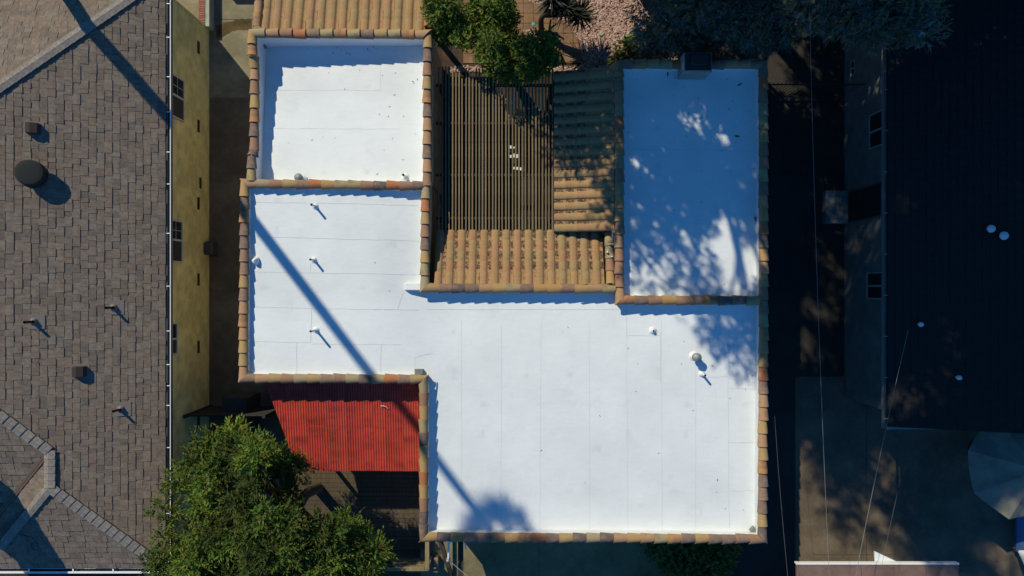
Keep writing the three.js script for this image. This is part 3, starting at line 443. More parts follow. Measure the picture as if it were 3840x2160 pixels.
single('roof_cable', tube([V(-13.75, 3.98, 6.9).add(V(0, 0.12, 0)), V(-13.35, 4.15, 7.0), V(-13.25, 4.1, 7.3), V(-13.5, 3.98, 7.35), V(-13.45, 4.08, 7.15)], 0.012, 0.012, 5), M([0.05, 0.045, 0.045]), 'dark loose cable looped on the lower hip of the shingled roof', 'cable');

// ---------------------------------------------------------------- low brick wall, gate and fence by the left house
{
  const w = thing('low_brick_wall', 'low wall topped with red brick beside the olive house corner', 'wall'), a = at(744, 0, 0.42).x, b = at(771, 0, 0.42).x;
  mesh('render_face', box(b - 0.02, b + 0.11, 0, 0.4, -13, -8.72), M([0.42, 0.44, 0.38], { map: T.stucco }), w); mesh('core', box(a + 0.01, b - 0.021, 0, 0.35, -13, -8.72), M([0.4, 0.33, 0.28], { map: T.concrete }), w);
  const bm = [[0.40, 0.17, 0.13], [0.36, 0.15, 0.12], [0.43, 0.20, 0.15]].map(c => M(c, { map: T.concrete })); let z = -12.6, i = 0; while (z < -8.8) { mesh('brick', rbox(a, b - 0.022, 0.351, 0.415 + rr(-0.003, 0.003), z, z + 0.066, 0.006), bm[i++ % 3], w); z += 0.077; }
  structure('front_walk', flat([[-16, -14], [a - 0.02, -14], [a - 0.02, -8.6], [-16, -8.6]], 0.012), M([0.36, 0.29, 0.19], { map: T.concrete }), 'tan paving beyond the corner of the olive house', 'paving');
  const f = thing('north_fence', 'dark timber fence crossing the side path at the top edge', 'fence'); for (let k = 0; k < 16; k++) mesh('board', rbox(-9.75 + k * 0.145, -9.61 + k * 0.145, 0.02, 0.62, -10.15, -10.12, 0.005), M([0.10, 0.075, 0.05], { map: T.wood }), f);
}
{
  const f = thing('timber_gate', 'dark grey timber gate closing the side path beside the leafy tree', 'gate'), m = M([0.04, 0.04, 0.038], { map: T.wood }); 
  for (let k = 0; k < 10; k++) mesh('board', rbox(-10.1 + k * 0.235, -9.87 + k * 0.235, 0.05, 1.8, 3.98, 4.01, 0.005), m, f);
  mesh('rail', rbox(-10.15, -7.75, 1.5, 1.6, 4.015, 4.06, 0.005), m, f); mesh('rail', rbox(-10.15, -7.75, 0.3, 0.4, 4.015, 4.06, 0.005), m, f); for (const x of [-10.18, -7.72]) mesh('post', rbox(x - 0.05, x + 0.05, 0, 1.95, 3.95, 4.05, 0.008), m, f);
  const s = thing('storage_shed_lid', 'grey lidded storage box in the shade beside the side gate', 'storage box'), q0 = at(835, 1490, 1.3), q1 = at(925, 1640, 1.3); mesh('lid', rbox(q0.x, q1.x, 1.27, 1.33, q0.z, q1.z, 0.015), M([0.06, 0.06, 0.056], { map: T.wood }), s); mesh('box_body', rbox(q0.x + 0.03, q1.x - 0.03, 0, 1.268, q0.z + 0.03, q1.z - 0.03, 0.01), M([0.09, 0.09, 0.085], { map: T.wood }), s);
}

// ---------------------------------------------------------------- red corrugated patio cover and deck
{
  const t = thing('red_patio_cover', 'red corrugated metal patio cover in the notch of the white roof', 'patio cover');
  const reds = [[0.43, 0.040, 0.022], [0.45, 0.044, 0.024], [0.40, 0.037, 0.021], [0.44, 0.048, 0.027]].map(c => M(c, { roughness: 0.62, map: tex(256, (u, v, i, j) => { const g = 0.72 + 0.42 * fbm(u * 3 + c[0] * 90, v * 7) + (hash(i, j) - 0.5) * 0.08; return [g, g, g]; }, 1.4) }));
  const z0 = 2.72, yOf = z => 2.78 - (z - 2.72) * 0.15, pitch = 0.077, xr = -2.67, xl = -7.36, zEnd = 5.58, n = 8, w = (xr - xl) / n;
  for (let k = 0; k < n; k++) {
    const xa = xl + k * w - 0.04, xb = xl + (k + 1) * w + 0.02, cols = Math.round((xb - xa) / pitch * 8), pos = [], idx = [], uv = [];
    const zb = zEnd + rr(-0.012, 0.012);
    for (let i = 0; i <= cols; i++) { const x = xa + (xb - xa) * i / cols, ze = Math.min(zb, 2.9 + (x + 7.36) / 0.31); for (let j = 0; j <= 6; j++) { const z = z0 + (ze - z0) * j / 6; pos.push(x, yOf(z) + 0.012 * Math.sin(x / pitch * Math.PI * 2) + (k % 2) * 0.004, z); uv.push(x, z); } }
    for (let i = 0; i < cols; i++) for (let j = 0; j < 6; j++) { const a = i * 7 + j, b = a + 7; idx.push(a, a + 1, b, b, a + 1, b + 1); }
    const g = new THREE.BufferGeometry(); g.setAttribute('position', new THREE.Float32BufferAttribute(pos, 3)); g.setAttribute('uv', new THREE.Float32BufferAttribute(uv, 2)); g.setIndex(idx); g.computeVertexNormals(); mesh('corrugated_sheet', g, reds[k % 4], t);
  }
  const mW = M([0.12, 0.08, 0.05], { map: T.wood });
  for (const z of [3.0, 4.2, 5.3]) mesh('purlin', box(-6.6 - (5.4 - z) * 0.3, -2.75, yOf(z) - 0.13, yOf(z) - 0.016, z - 0.04, z + 0.04), mW, t);
  for (const [x, z] of [[-6.55, 5.3], [-4.6, 5.3], [-2.82, 5.3]]) mesh('post', box(x - 0.05, x + 0.05, 0.2, yOf(z) - 0.131, z - 0.05, z + 0.05), mW, t);
  mesh('end_flashing', rbox(-2.72, -2.675, yOf(3.4) - 0.2, yOf(2.8) + 0.1, 2.78, 3.9, 0.01), M([0.33, 0.31, 0.24]), t);
}
single('white_twig', tube([at(1427, 1522, 2.72), at(1445, 1524, 2.73), at(1455, 1532, 2.72)], 0.012, 0.008, 5), M([0.6, 0.58, 0.55]), 'pale twig lying on the red corrugated metal', 'twig');
{
  const t = thing('timber_deck', 'weathered timber deck half hidden under the leafy tree', 'deck'), ms = [[0.10, 0.076, 0.05], [0.092, 0.07, 0.048], [0.11, 0.083, 0.053], [0.086, 0.066, 0.047]].map(c => M(c, { map: T.wood }));
  for (let k = 0; k < 38; k++) { const z = 3.1 + k * 0.15; mesh('deck_board', rbox(-7.4, z > 8.6 ? -2.75 : -2.72, 0.16, 0.2, z, z + 0.143, 0.006), ms[Math.floor(R() * 4)], t); }
  mesh('deck_joist', box(-7.3, -7.2, 0, 0.158, 3.1, 8.75), ms[3], t); mesh('deck_joist', box(-2.85, -2.78, 0, 0.158, 3.1, 8.75), ms[3], t); mesh('deck_joist', box(-5.05, -4.98, 0, 0.158, 3.1, 8.75), ms[3], t);
  const r = thing('deck_railing', 'tan painted railing cap at the corner of the timber deck', 'railing'), m = M([0.33, 0.27, 0.15], { map: T.wood });
  mesh('rail_cap', rbox(-2.80, -2.66, 1.14, 1.18, 7.45, 9.12, 0.015), m, r); mesh('rail_cap', rbox(-6.5, -2.805, 1.141, 1.18, 8.98, 9.12, 0.012), m, r);
  for (const [x, z] of [[-2.73, 9.05], [-2.73, 7.52], [-4.6, 9.05], [-6.4, 9.05]]) mesh('post', box(x - 0.04, x + 0.04, 0.02, 1.138, z - 0.04, z + 0.04), m, r);
  for (let k = 0; k < 4; k++) mesh('rail_board', rbox(-6.4, -2.79, 0.25 + k * 0.22, 0.4 + k * 0.22, 9.05, 9.08, 0.005), m, r);
  single('brick_edging', rbox(-2.62, -2.46, 0, 0.3, 9.02, 9.5, 0.05), M([0.40, 0.2, 0.14], { map: T.concrete }), 'rounded pink brick pier beside the deck corner', 'pier');
}

// ---------------------------------------------------------------- pergola
{
  const t = thing('slatted_pergola', 'weathered timber pergola of close parallel slats over the courtyard', 'pergola');
  const ms = [[0.27, 0.215, 0.125], [0.25, 0.20, 0.12], [0.29, 0.23, 0.135], [0.235, 0.185, 0.115], [0.26, 0.215, 0.14]].map(c => M(c, { map: T.wood, bumpMap: T.bump, bumpScale: 0.003 })), mD = M([0.09, 0.07, 0.045], { map: T.wood });
  const x0 = at(1640, 0, 2.7).x, x1 = at(2078, 0, 2.7).x, n = 35, st = (x1 - x0) / n, slatX = [];
  for (let i = 0; i < n; i++) {
    const x = x0 + st * (i + 0.5) + rr(-0.007, 0.007), zt = -6.62 + (R() < 0.25 ? rr(0.05, 0.5) : rr(-0.03, 0.05)), w = 0.0225 + rr(-0.002, 0.003), m = ms[Math.floor(R() * 5)];
    const g = rbox(-w, w, 0, 0.05, zt, -1.72 + rr(-0.02, 0.02), 0.004), s = mesh('slat', g, m, t); slatX.push(x); s.position.set(x, 2.68, 0); s.rotation.y = rr(-0.0015, 0.0015);
  }
  for (const z of [-6.1, -4.95, -3.4, -2.1]) mesh('beam', rbox(x0 - 0.05, x1 + 0.03, 2.54, 2.677, z - 0.035, z + 0.035, 0.005), mD, t);
  for (const [x, z] of [[x0 + 0.05, -6.1], [x1 - 0.08, -6.1], [x0 + 0.05, -2.1], [x1 - 0.08, -2.1]]) mesh('post', box(x - 0.045, x + 0.045, 0.01, 2.538, z - 0.045, z + 0.045), mD, t);
  const foam = M([0.62, 0.59, 0.5]);
  [[1913, 552, 14, 'oval'], [1924, 554, 9, 'chipped'], [1912, 587, 13, 'left'], [1924, 584, 18, 'middle'], [1936, 586, 17, 'right'], [1923, 631, 12, 'left'], [1935, 632, 13, 'middle'], [1947, 634, 14, 'right']].forEach(([px, py, L, w], i) => {
    const q = at(px, py, 2.72); let b = 0; for (let j = 0; j < n - 1; j++) if (Math.abs((slatX[j] + slatX[j + 1]) / 2 - q.x) < Math.abs((slatX[b] + slatX[b + 1]) / 2 - q.x)) b = j;
    const xa = slatX[b] + 0.024, xb = slatX[b + 1] - 0.024, h = L * 0.0066 / 2, row = i < 2 ? 'upper' : i < 5 ? 'second' : 'lower';
    single('foam_scrap', rbox(xa, xb, 2.69, 2.742 + 0.002 * (i % 3), q.z - h, q.z + h, 0.008), foam, w + ' white foam scrap in the ' + row + ' row wedged between pergola slats', 'foam scrap', 'foam scraps on the pergola');
  });
}
// ---------------------------------------------------------------- garden: pavers, gravel
{
  const mBed = M([0.12, 0.075, 0.05], { map: T.soil }), path = structure('paver_path', flat(P2([[1660, -60], [1985, -60], [2070, 52], [2160, 108], [2240, 262], [1660, 262]], 0), 0.006), mBed, 'terracotta paver path through the pink gravel garden', 'path');
  const ms = [[0.36, 0.20, 0.11], [0.33, 0.185, 0.105], [0.38, 0.215, 0.12], [0.345, 0.20, 0.12]].map(c => M(c, { map: T.concrete, bumpMap: T.bump, bumpScale: 0.004 }));
  const s = 0.339, gx = at(1962, 0, 0).x, gz = at(0, 13, 0).z, edge = (px, py) => { const b = [[1960, -60], [1985, 0], [2065, 50], [2150, 108], [2190, 180], [2225, 250]]; for (let i = 0; i < b.length - 1; i++) if (py >= b[i][1] && py <= b[i + 1][1]) return px < b[i][0] + (b[i + 1][0] - b[i][0]) * (py - b[i][1]) / (b[i + 1][1] - b[i][1]); return false; };
  for (let i = -6; i < 9; i++) for (let j = -2; j < 8; j++) { const cx = gx + (i + 0.5) * s, cz = gz + (j + 0.5) * s, px = cx / sc(0) + 1920, py = cz / sc(0) + 1080; if (!edge(px - 8, Math.max(-59, py))) continue; mesh('paver', rbox(cx - s / 2 + 0.006, cx + s / 2 - 0.006, 0.007, 0.03 + rr(-0.003, 0.004), cz - s / 2 + 0.006, cz + s / 2 - 0.006, 0.005), ms[Math.floor(R() * 4)], path); }
  // gravel
  const geo = [], proto = [0, 1, 2, 3].map(k => { const g = mergeVertices(new THREE.IcosahedronGeometry(1, 0).deleteAttribute('uv').deleteAttribute('normal')), p = g.attributes.position, r = rng(30 + k); for (let i = 0; i < p.count; i++) p.setXYZ(i, p.getX(i) * (0.75 + r() * 0.5), p.getY(i) * (0.5 + r() * 0.3), p.getZ(i) * (0.75 + r() * 0.5)); return g.toNonIndexed(); });
  const cols = [[0.38, 0.23, 0.19], [0.33, 0.195, 0.16], [0.43, 0.28, 0.235], [0.28, 0.16, 0.13], [0.47, 0.35, 0.30]];
  const inside = (px, py) => px > 1690 && px < 2560 && py > -70 && py < 270 && !(px < 2180 && edge(px + 4, Math.max(-59, py)) && !(px < 2010 && px > 1960 && py > 112 && py < 150)) ;
  const r = rng(99); let n = 0; while (n < 9500) { const px = 1690 + r() * 870, py = -70 + r() * 340; if (!inside(px, py)) continue; n++; const c = at(px, py, 0), g = proto[n % 4].clone(), sz = 0.018 + r() * 0.022, k = cols[Math.floor(r() * 5)]; g.scale(sz * (1 + r() * 0.7), sz, sz).rotateY(r() * 6.28).rotateX((r() - 0.5) * 0.9).translate(c.x, 0.015 + r() * 0.014, c.z); const q = new Float32Array(g.attributes.position.count * 3); for (let i = 0; i < q.length; i += 3) q.set(k, i); g.setAttribute('color', new THREE.BufferAttribute(q, 3)); geo.push(g); }
  const gm = mergeGeometries(geo); gm.computeVertexNormals(); const g = mesh('garden_gravel', gm, M([1, 1, 1], { vertexColors: true, flatShading: true }), scene); g.userData = { label: 'pink crushed rock gravel covering the garden bed', category: 'gravel', kind: 'stuff' };
  structure('gravel_bed', flat(P2([[1960, -80], [2580, -80], [2580, 268], [2245, 268], [2165, 106], [2075, 50], [1990, -60]], 0), 0.004), M([0.17, 0.10, 0.08], { map: T.soil }), 'earth bed under the pink garden gravel', 'ground');
  const d = at(1999, 90, 0.03); const tq = rbox(-0.05, 0.05, 0, 0.012, -0.05, 0.05, 0.003).rotateY(Math.PI / 4).translate(d.x, 0.034, d.z); single('turquoise_plate', tq, M([0.02, 0.42, 0.38], { roughness: 0.5 }), 'small turquoise square plate lying on the paver path', 'plate');
  const st = at(2256, 128, 0.03), sg = new THREE.IcosahedronGeometry(0.09, 1), sp = sg.attributes.position; for (let i = 0; i < sp.count; i++) { const k = 0.8 + 0.4 * vnoise(sp.getX(i) * 20 + 9, sp.getZ(i) * 20 + 9); sp.setXYZ(i, sp.getX(i) * k * 1.2, sp.getY(i) * 0.5 * k, sp.getZ(i) * k); } sg.computeVertexNormals(); single('garden_stone', sg.translate(st.x, 0.05, st.z), M([0.42, 0.37, 0.28], { map: T.concrete }), 'pale flat stone alone in the pink gravel', 'stone');
}

// ---------------------------------------------------------------- foliage
const barkMat = M([0.13, 0.10, 0.075], { map: T.wood });
function leafMat(col, tr = 0.3) { return new THREE.MeshPhysicalMaterial({ color: C(...col), roughness: 0.75, vertexColors: true, transmission: tr, thickness: 0, side: THREE.DoubleSide, specularIntensity: 0.4 }); }
// clumps: [x, y, z, rx, ry, rz, sprigs]; sprig: leaflets on both sides of a short stem
function foliage(clumps, o, seed) {
  const r = rng(seed), pos = [], col = [], nn = () => r() * 2 - 1, put = (a, b, c, d, k) => { for (const q of [a, b, c, a, c, d]) { pos.push(q.x, q.y, q.z); col.push(k[0], k[1], k[2]); } };
  for (const [cx, cy, cz, rx, ry, rz, n, tint] of clumps) for (let i = 0; i < n; i++) {
    let d = V(nn(), nn(), nn()); while (d.lengthSq() > 1 || d.lengthSq() < 0.01) d.set(nn(), nn(), nn()); const rad = Math.pow(r(), o.shell ?? 0.45); d.normalize();
    const p = V(cx + d.x * rx * rad, cy + d.y * ry * rad, cz + d.z * rz * rad), ax = d.clone().multiplyScalar(o.out ?? 0.8).add(V(nn() * 0.8, nn() * 0.5 + (o.up ?? 0.15), nn() * 0.8)).normalize();
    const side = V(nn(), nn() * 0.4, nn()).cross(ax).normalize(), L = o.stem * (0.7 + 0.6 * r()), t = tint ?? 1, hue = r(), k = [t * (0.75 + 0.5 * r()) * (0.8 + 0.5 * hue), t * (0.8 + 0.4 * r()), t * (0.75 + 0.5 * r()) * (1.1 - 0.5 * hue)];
    for (let j = 0; j < o.leaflets; j++) {
      const s = j % 2 ? 1 : -1, u = (Math.floor(j / 2) + 0.7) / (o.leaflets / 2), b = p.clone().addScaledVector(ax, L * u), dir = j === o.leaflets - 1 ? ax.clone() : side.clone().multiplyScalar(s).addScaledVector(ax, 0.55 + 0.3 * r()).add(V(0, nn() * 0.3 - (o.droop ?? 0.05), 0)).normalize();
      const wv = dir.clone().cross(V(nn() * 0.6, 1, nn() * 0.6)).normalize(), ll = o.len * (0.7 + 0.6 * r()), w = o.wid * (0.75 + 0.5 * r());
      put(b, b.clone().addScaledVector(dir, ll * 0.42).addScaledVector(wv, w), b.clone().addScaledVector(dir, ll), b.clone().addScaledVector(dir, ll * 0.42).addScaledVector(wv, -w), k);
    }
  }
  const g = new THREE.BufferGeometry(); g.setAttribute('position', new THREE.Float32BufferAttribute(pos, 3)); g.setAttribute('color', new THREE.Float32BufferAttribute(col, 3)); g.computeVertexNormals(); return g;
}
function limbs(base, tips, r0, r1, seed) { const r = rng(seed), g = []; for (const t of tips) { const m = base.clone().lerp(t, 0.5).add(V((r() - 0.5) * 0.5, 0.25, (r() - 0.5) * 0.5)); g.push(tube([base, m, t], r0, r1, 6, 6)); } return g; }
// leafy tree, lower left
{
  const t = thing('leafy_tree', 'bright green leafy tree between the shingled house and the red patio cover', 'tree'), r = rng(5), cl = [], tips = [];
  const add = (px, py, y, rad, n, tint) => { const p = at(px, py, y); cl.push([p.x, p.y, p.z, rad, rad * 0.75, rad, n, tint]); };
  // the outer clumps seen along the outline
  const rim = [[760, 1640], [640, 1770], [860, 1630], [955, 1665], [1030, 1680], [1095, 1735], [1190, 1800], [1300, 1825], [1330, 1880], [600, 1900], [600, 2000], [560, 2080], [700, 1720], [590, 2075], [1340, 1990], [1385, 2030], [1380, 2095], [1360, 2150], [1290, 1960]];
  const lit = (x, y, z) => { const u = x + 0.6875 * y, w = z + 0.858 * y; return (u > -2.75 && u < -0.7 && w > 8.7 && w < 10.2) || (u > -5.9 && u < -5.1 && w > 6.6 && w < 7.9); };
  rim.forEach(([a, b]) => { const y = 4.1 + r() * 0.7, q = at(a + 20, b + 30, y); if (!lit(q.x, q.y, q.z)) add(a + 20, b + 30, y, 0.24 + r() * 0.1, 46, 0.8 + r() * 0.7); });
  const over = (x, y, z) => { const px = x / sc(y) + 1920, py = z / sc(y) + 1080, b = [[700, 1640], [860, 1600], [1000, 1670], [1110, 1750], [1200, 1810], [1320, 1870], [1390, 2010], [1460, 2160]]; for (let i = 0; i < b.length - 1; i++) if (px >= b[i][0] && px <= b[i + 1][0]) return py < 18 + b[i][1] + (b[i + 1][1] - b[i][1]) * (px - b[i][0]) / (b[i + 1][0] - b[i][0]); return px > 1460 || px < 560; };
  const taken = [];
  for (const [layer, sep, tries] of [[0, 0.47, 1100], [1, 0.52, 700]]) { taken.length = 0; for (let i = 0; i < tries; i++) {
    const a = r() * 6.283, q = Math.sqrt(r()), wob = 1 + 0.16 * Math.sin(a * 3 + 1) + 0.1 * Math.sin(a * 7), x = -6.5 + Math.cos(a) * q * 2.6 * wob, z = 6.6 + Math.sin(a) * q * 2.7 * wob;
    if (taken.some(t => Math.hypot(t[0] - x, t[1] - z) < sep * (0.75 + 0.5 * r()))) continue; taken.push([x, z]);
    const dome = Math.sqrt(Math.max(0, 1 - q * q)), y = 4.0 + dome * 1.7 + (r() - 0.5) * 0.7 - layer * 1.1, rad = 0.2 + r() * 0.16; if (lit(x, y, z) || over(x, y, z)) continue;
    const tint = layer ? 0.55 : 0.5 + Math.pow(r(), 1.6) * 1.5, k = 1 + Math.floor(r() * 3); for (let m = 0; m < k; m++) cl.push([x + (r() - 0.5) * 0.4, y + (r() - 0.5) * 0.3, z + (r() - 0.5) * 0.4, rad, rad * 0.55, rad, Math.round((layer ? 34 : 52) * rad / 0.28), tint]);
    if (taken.length % 4 === 0) tips.push(V(x, y, z)); } }
  const c0 = V(-6.55, 2.2, 6.7);
  mesh('trunk', tube([V(-6.5, 0, 6.75), V(-6.6, 1.2, 6.6), c0], 0.2, 0.15, 9), barkMat, t); const lb = mesh('limbs', mergeGeometries(limbs(c0, tips, 0.09, 0.02, 3)), barkMat, t); lb.name = 'branch_system';
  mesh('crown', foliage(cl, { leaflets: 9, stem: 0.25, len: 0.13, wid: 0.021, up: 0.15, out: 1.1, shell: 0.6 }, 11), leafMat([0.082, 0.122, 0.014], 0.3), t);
}
// garden tree, top centre
{
  const t = thing('garden_tree', 'green small leaved tree hanging over the north end of the pergola', 'tree'), cl = [], r = rng(17);
  const add = (px, py, y, rad, n, tint) => { const p = at(px, py, y); cl.push([p.x, p.y, p.z, rad, rad * 0.7, rad, n, tint]); };
  for (const [a, b, y, q] of [[1635, 40, 3.9, 0.5], [1680, 15, 4.2, 0.42], [1625, 0, 4, 0.4], [1705, 80, 3.7, 0.42], [1690, 115, 3.5, 0.3], [1740, 135, 3.8, 0.42], [1840, 150, 4, 0.42], [1835, 205, 4, 0.46], [1850, 245, 3.8, 0.36], [1985, 190, 4, 0.5], [2030, 160, 3.9, 0.42], [2050, 215, 3.9, 0.42], [1985, 260, 3.9, 0.42], [1920, 210, 3.4, 0.55], [1900, 150, 3.2, 0.5], [1800, 40, 3.3, 0.5], [1870, 25, 3.5, 0.55], [1900, 70, 3.3, 0.45], [1860, 100, 3.2, 0.5], [1770, 100, 3.0, 0.4], [1950, 260, 3.3, 0.45], [1900, 265, 3.3, 0.4], [1660, 120, 3.0, 0.35], [2010, 235, 3.2, 0.45]]) { add(a, b, y, q * 0.8, Math.round(260 * q), 0.8 + r() * 0.5); add(a + rr(-25, 25), b + rr(-20, 20), y - 0.4, q * 0.7, Math.round(140 * q), 0.8); }
  const c0 = at(1790, 60, 1.6); mesh('trunk', tube([at(1805, 130, 0), at(1800, 90, 0.9), c0], 0.15, 0.11, 8), barkMat, t); mesh('branch_system', mergeGeometries(limbs(c0, [at(1660, 30, 3.6), at(1840, 200, 3.5), at(1985, 200, 3.6), at(1880, 30, 3.2), at(1790, 225, 2.9), at(1740, 130, 3.4)], 0.07, 0.02, 4)), barkMat, t);
  mesh('crown', foliage(cl, { leaflets: 7, stem: 0.13, len: 0.09, wid: 0.024, up: 0.25, shell: 0.5 }, 21), leafMat([0.095, 0.145, 0.02], 0.3), t);
}
// grey leaved trees, top right
function greyTree(label, spots, base, seed, name = 'grey_leaved_tree') {
  const t = thing(name, label, 'tree', 'grey leaved trees along the top edge'), r = rng(seed), cl = [];
  for (const [px, py, y, rad] of spots) { const p = at(px, py, y); for (let k = 0; k < 5; k++) { const q = rad * (0.45 + 0.3 * r()); cl.push([p.x + (r() - 0.5) * rad * 1.5, p.y + (r() - 0.5) * rad, p.z + (r() - 0.5) * rad * 1.5, q, q * 0.8, q, Math.round(150 * q), 0.8 + 0.4 * r()]); } }
  const c0 = base.clone().add(V(0, 2.6, 0)); mesh('trunk', tube([base, base.clone().add(V(0.1, 1.3, 0.1)), c0], 0.18, 0.13, 8), barkMat, t); mesh('branch_system', mergeGeometries(limbs(c0, spots.map(s => at(s[0], s[1], s[2])), 0.08, 0.02, seed)), barkMat, t);
  mesh('crown', foliage(cl, { leaflets: 8, stem: 0.2, len: 0.15, wid: 0.017, up: 0.05, droop: 0.25, shell: 0.5 }, seed), leafMat([0.14, 0.15, 0.12], 0.2), t);
}
greyTree('dark grey leaved tree above the chimney', [[2530, 40, 3.6, 0.7], [2620, 70, 3.6, 0.7], [2710, 40, 3.8, 0.7], [2790, 80, 3.6, 0.6], [2870, 60, 3.8, 0.7], [2470, 90, 3.0, 0.7], [2930, 120, 3.2, 0.5], [2820, 0, 4.2, 0.8], [2600, -20, 4.2, 0.8], [2960, 40, 3.8, 0.5], [2450, 170, 2.2, 0.5], [2500, 0, 3.4, 0.7], [2560, 130, 2.6, 0.5], [2700, 130, 2.6, 0.5], [2820, 150, 2.6, 0.45]], V(6.4, 0, -9.6), 41);
greyTree('dark grey leaved tree over the end of the dark roofed house', [[3120, 10, 5, 0.8], [3220, 30, 5, 0.8], [3320, 40, 5.2, 0.8], [3400, 30, 5.4, 0.8], [3260, -10, 5.4, 0.9], [3390, 90, 5, 0.5], [3060, -30, 5, 0.8], [3450, -20, 5.4, 0.9], [3180, 70, 4.4, 0.5]], V(10.6, 0, -10.2), 42);
// tall trees standing north of the lot, above the frame; they throw the broken shade on the right half
function tallTree(name, label, x, z, H, rad, seed, dens, y0 = 6, foot = V(x, 0, z), num = 46, gap, extra = []) {
  const t = thing(name, label, 'tree', 'tall trees north of the lot'), r = rng(seed), cl = [], tips = [];
  for (let i = 0; i < num; i++) { const u = r(), y = y0 + (H - y0) * u, prof = rad * (0.62 + 0.5 * Math.sin(Math.PI * (0.15 + 0.8 * u))), a = r() * 6.283, q = Math.sqrt(r()) * prof, s = (0.7 + 0.75 * r()) * Math.sqrt(46 / num) * 1.08; const p = V(x + Math.cos(a) * q, y, z + Math.sin(a) * q); if (gap && gap(p.x + 0.6875 * y, p.z + 0.858 * y)) continue; cl.push([p.x, p.y, p.z, s, s * 0.75, s, Math.round(dens * s * s), 1]); if (i % 3 === 0) tips.push(p); }
  for (const [u, w, h, s, n] of extra) { const p = V(u - 0.6875 * h, h, w - 0.858 * h); cl.push([p.x, p.y, p.z, s, s * 0.8, s, n, 1]); tips.push(p); }
  const top = V(x, H * 0.8, z); mesh('trunk', tube([foot, V(foot.x * 0.6 + x * 0.4 + 0.2, H * 0.45, foot.z * 0.6 + z * 0.4 - 0.1), top], 0.38, 0.12, 9), barkMat, t); const g = []; for (const q of tips) { const b = V(x + 0.1, Math.min(q.y - 1.2, H * 0.72), z); g.push(tube([b, b.clone().lerp(q, 0.5).add(V(0, 0.4, 0)), q], 0.1, 0.03, 5, 5)); } mesh('branch_system', mergeGeometries(g), barkMat, t);
  mesh('crown', foliage(cl, { leaflets: 6, stem: 0.34, len: 0.26, wid: 0.045, droop: 0.35, up: 0, shell: 0.6 }, seed), leafMat([0.10, 0.13, 0.06], 0.15), t);
}
tallTree('tall_gum_tree', 'tall gum tree north of the lot shading the north east white roof', -1.0, -12.0, 19.5, 3.1, 61, 128, 8, V(2.2, 0, -13.6), 95, (u, w) => Math.hypot((u - 9.3) / 1.7, (w - 2.1) / 1.45) < 1 || vnoise(u * 1.1 + 20, w * 1.1 + 5) > 0.74, [[5.8, -0.6, 11, 0.5, 26], [6.4, 0.4, 12, 0.45, 22], [5.7, 1.3, 12.4, 0.5, 24], [7.0, 1.2, 13, 0.5, 26], [6.1, 2.3, 13, 0.45, 20], [7.3, 2.6, 13.4, 0.45, 20], [8.9, 4.3, 14.5, 0.7, 60], [9.2, 3.9, 14.2, 0.5, 40], [4.1, -2.6, 9.2, 0.8, 90], [4.4, -3.6, 8.6, 0.8, 90], [3.9, -1.6, 9.5, 0.6, 50], [6.2, -2.2, 10, 0.7, 60], [7.6, 0.3, 12.5, 0.65, 70], [7.2, -0.7, 12, 0.6, 65], [8.2, -0.5, 12, 0.65, 70], [6.9, 0.3, 12.4, 0.45, 30], [7.5, 1.2, 12.6, 0.4, 22], [6.6, -1.4, 11, 0.6, 60], [3.8, -3.0, 9, 0.7, 90], [3.6, -2.0, 9.2, 0.6, 60], [4.6, -2.0, 9.4, 0.6, 60], [4.9, -3.2, 9.2, 0.7, 80], [3.5, -3.9, 8.8, 0.6, 60]]);
tallTree('tall_gum_tree', 'tall gum tree north of the lot shading the east alley', 4.9, -13.2, 20.5, 3.2, 62, 170);
tallTree('tall_gum_tree', 'tall gum tree north of the lot shading the dark roofed house', 10.0, -13.2, 19.5, 3.4, 63, 190);
tallTree('tall_gum_tree', 'tall gum tree farthest east of the row north of the lot', 15.2, -13.0, 18, 3.2, 64, 190);
tallTree('tall_gum_tree', 'high crowned gum tree leaning over the north garden and shading the rear patio', 3.1, -8.9, 21.2, 2.9, 65, 150, 12.5, V(4.3, 0, -11), 70, (u, w) => vnoise(u * 0.9 + 3, w * 0.9 + 8) > 0.66 || Math.hypot((u - 9.0) / 2.2, (w - 1.7) / 2.1) < 1 || Math.hypot((u - 12.3) / 0.9, (w - 4.3) / 1.1) < 1, [[10.6, 5.2, 16, 0.7, 50], [10.9, 6.4, 16.5, 0.7, 45], [11.2, 7.4, 17, 0.6, 40], [11.7, 8.1, 17, 0.5, 30], [10.4, 4.2, 16, 0.6, 50]]);
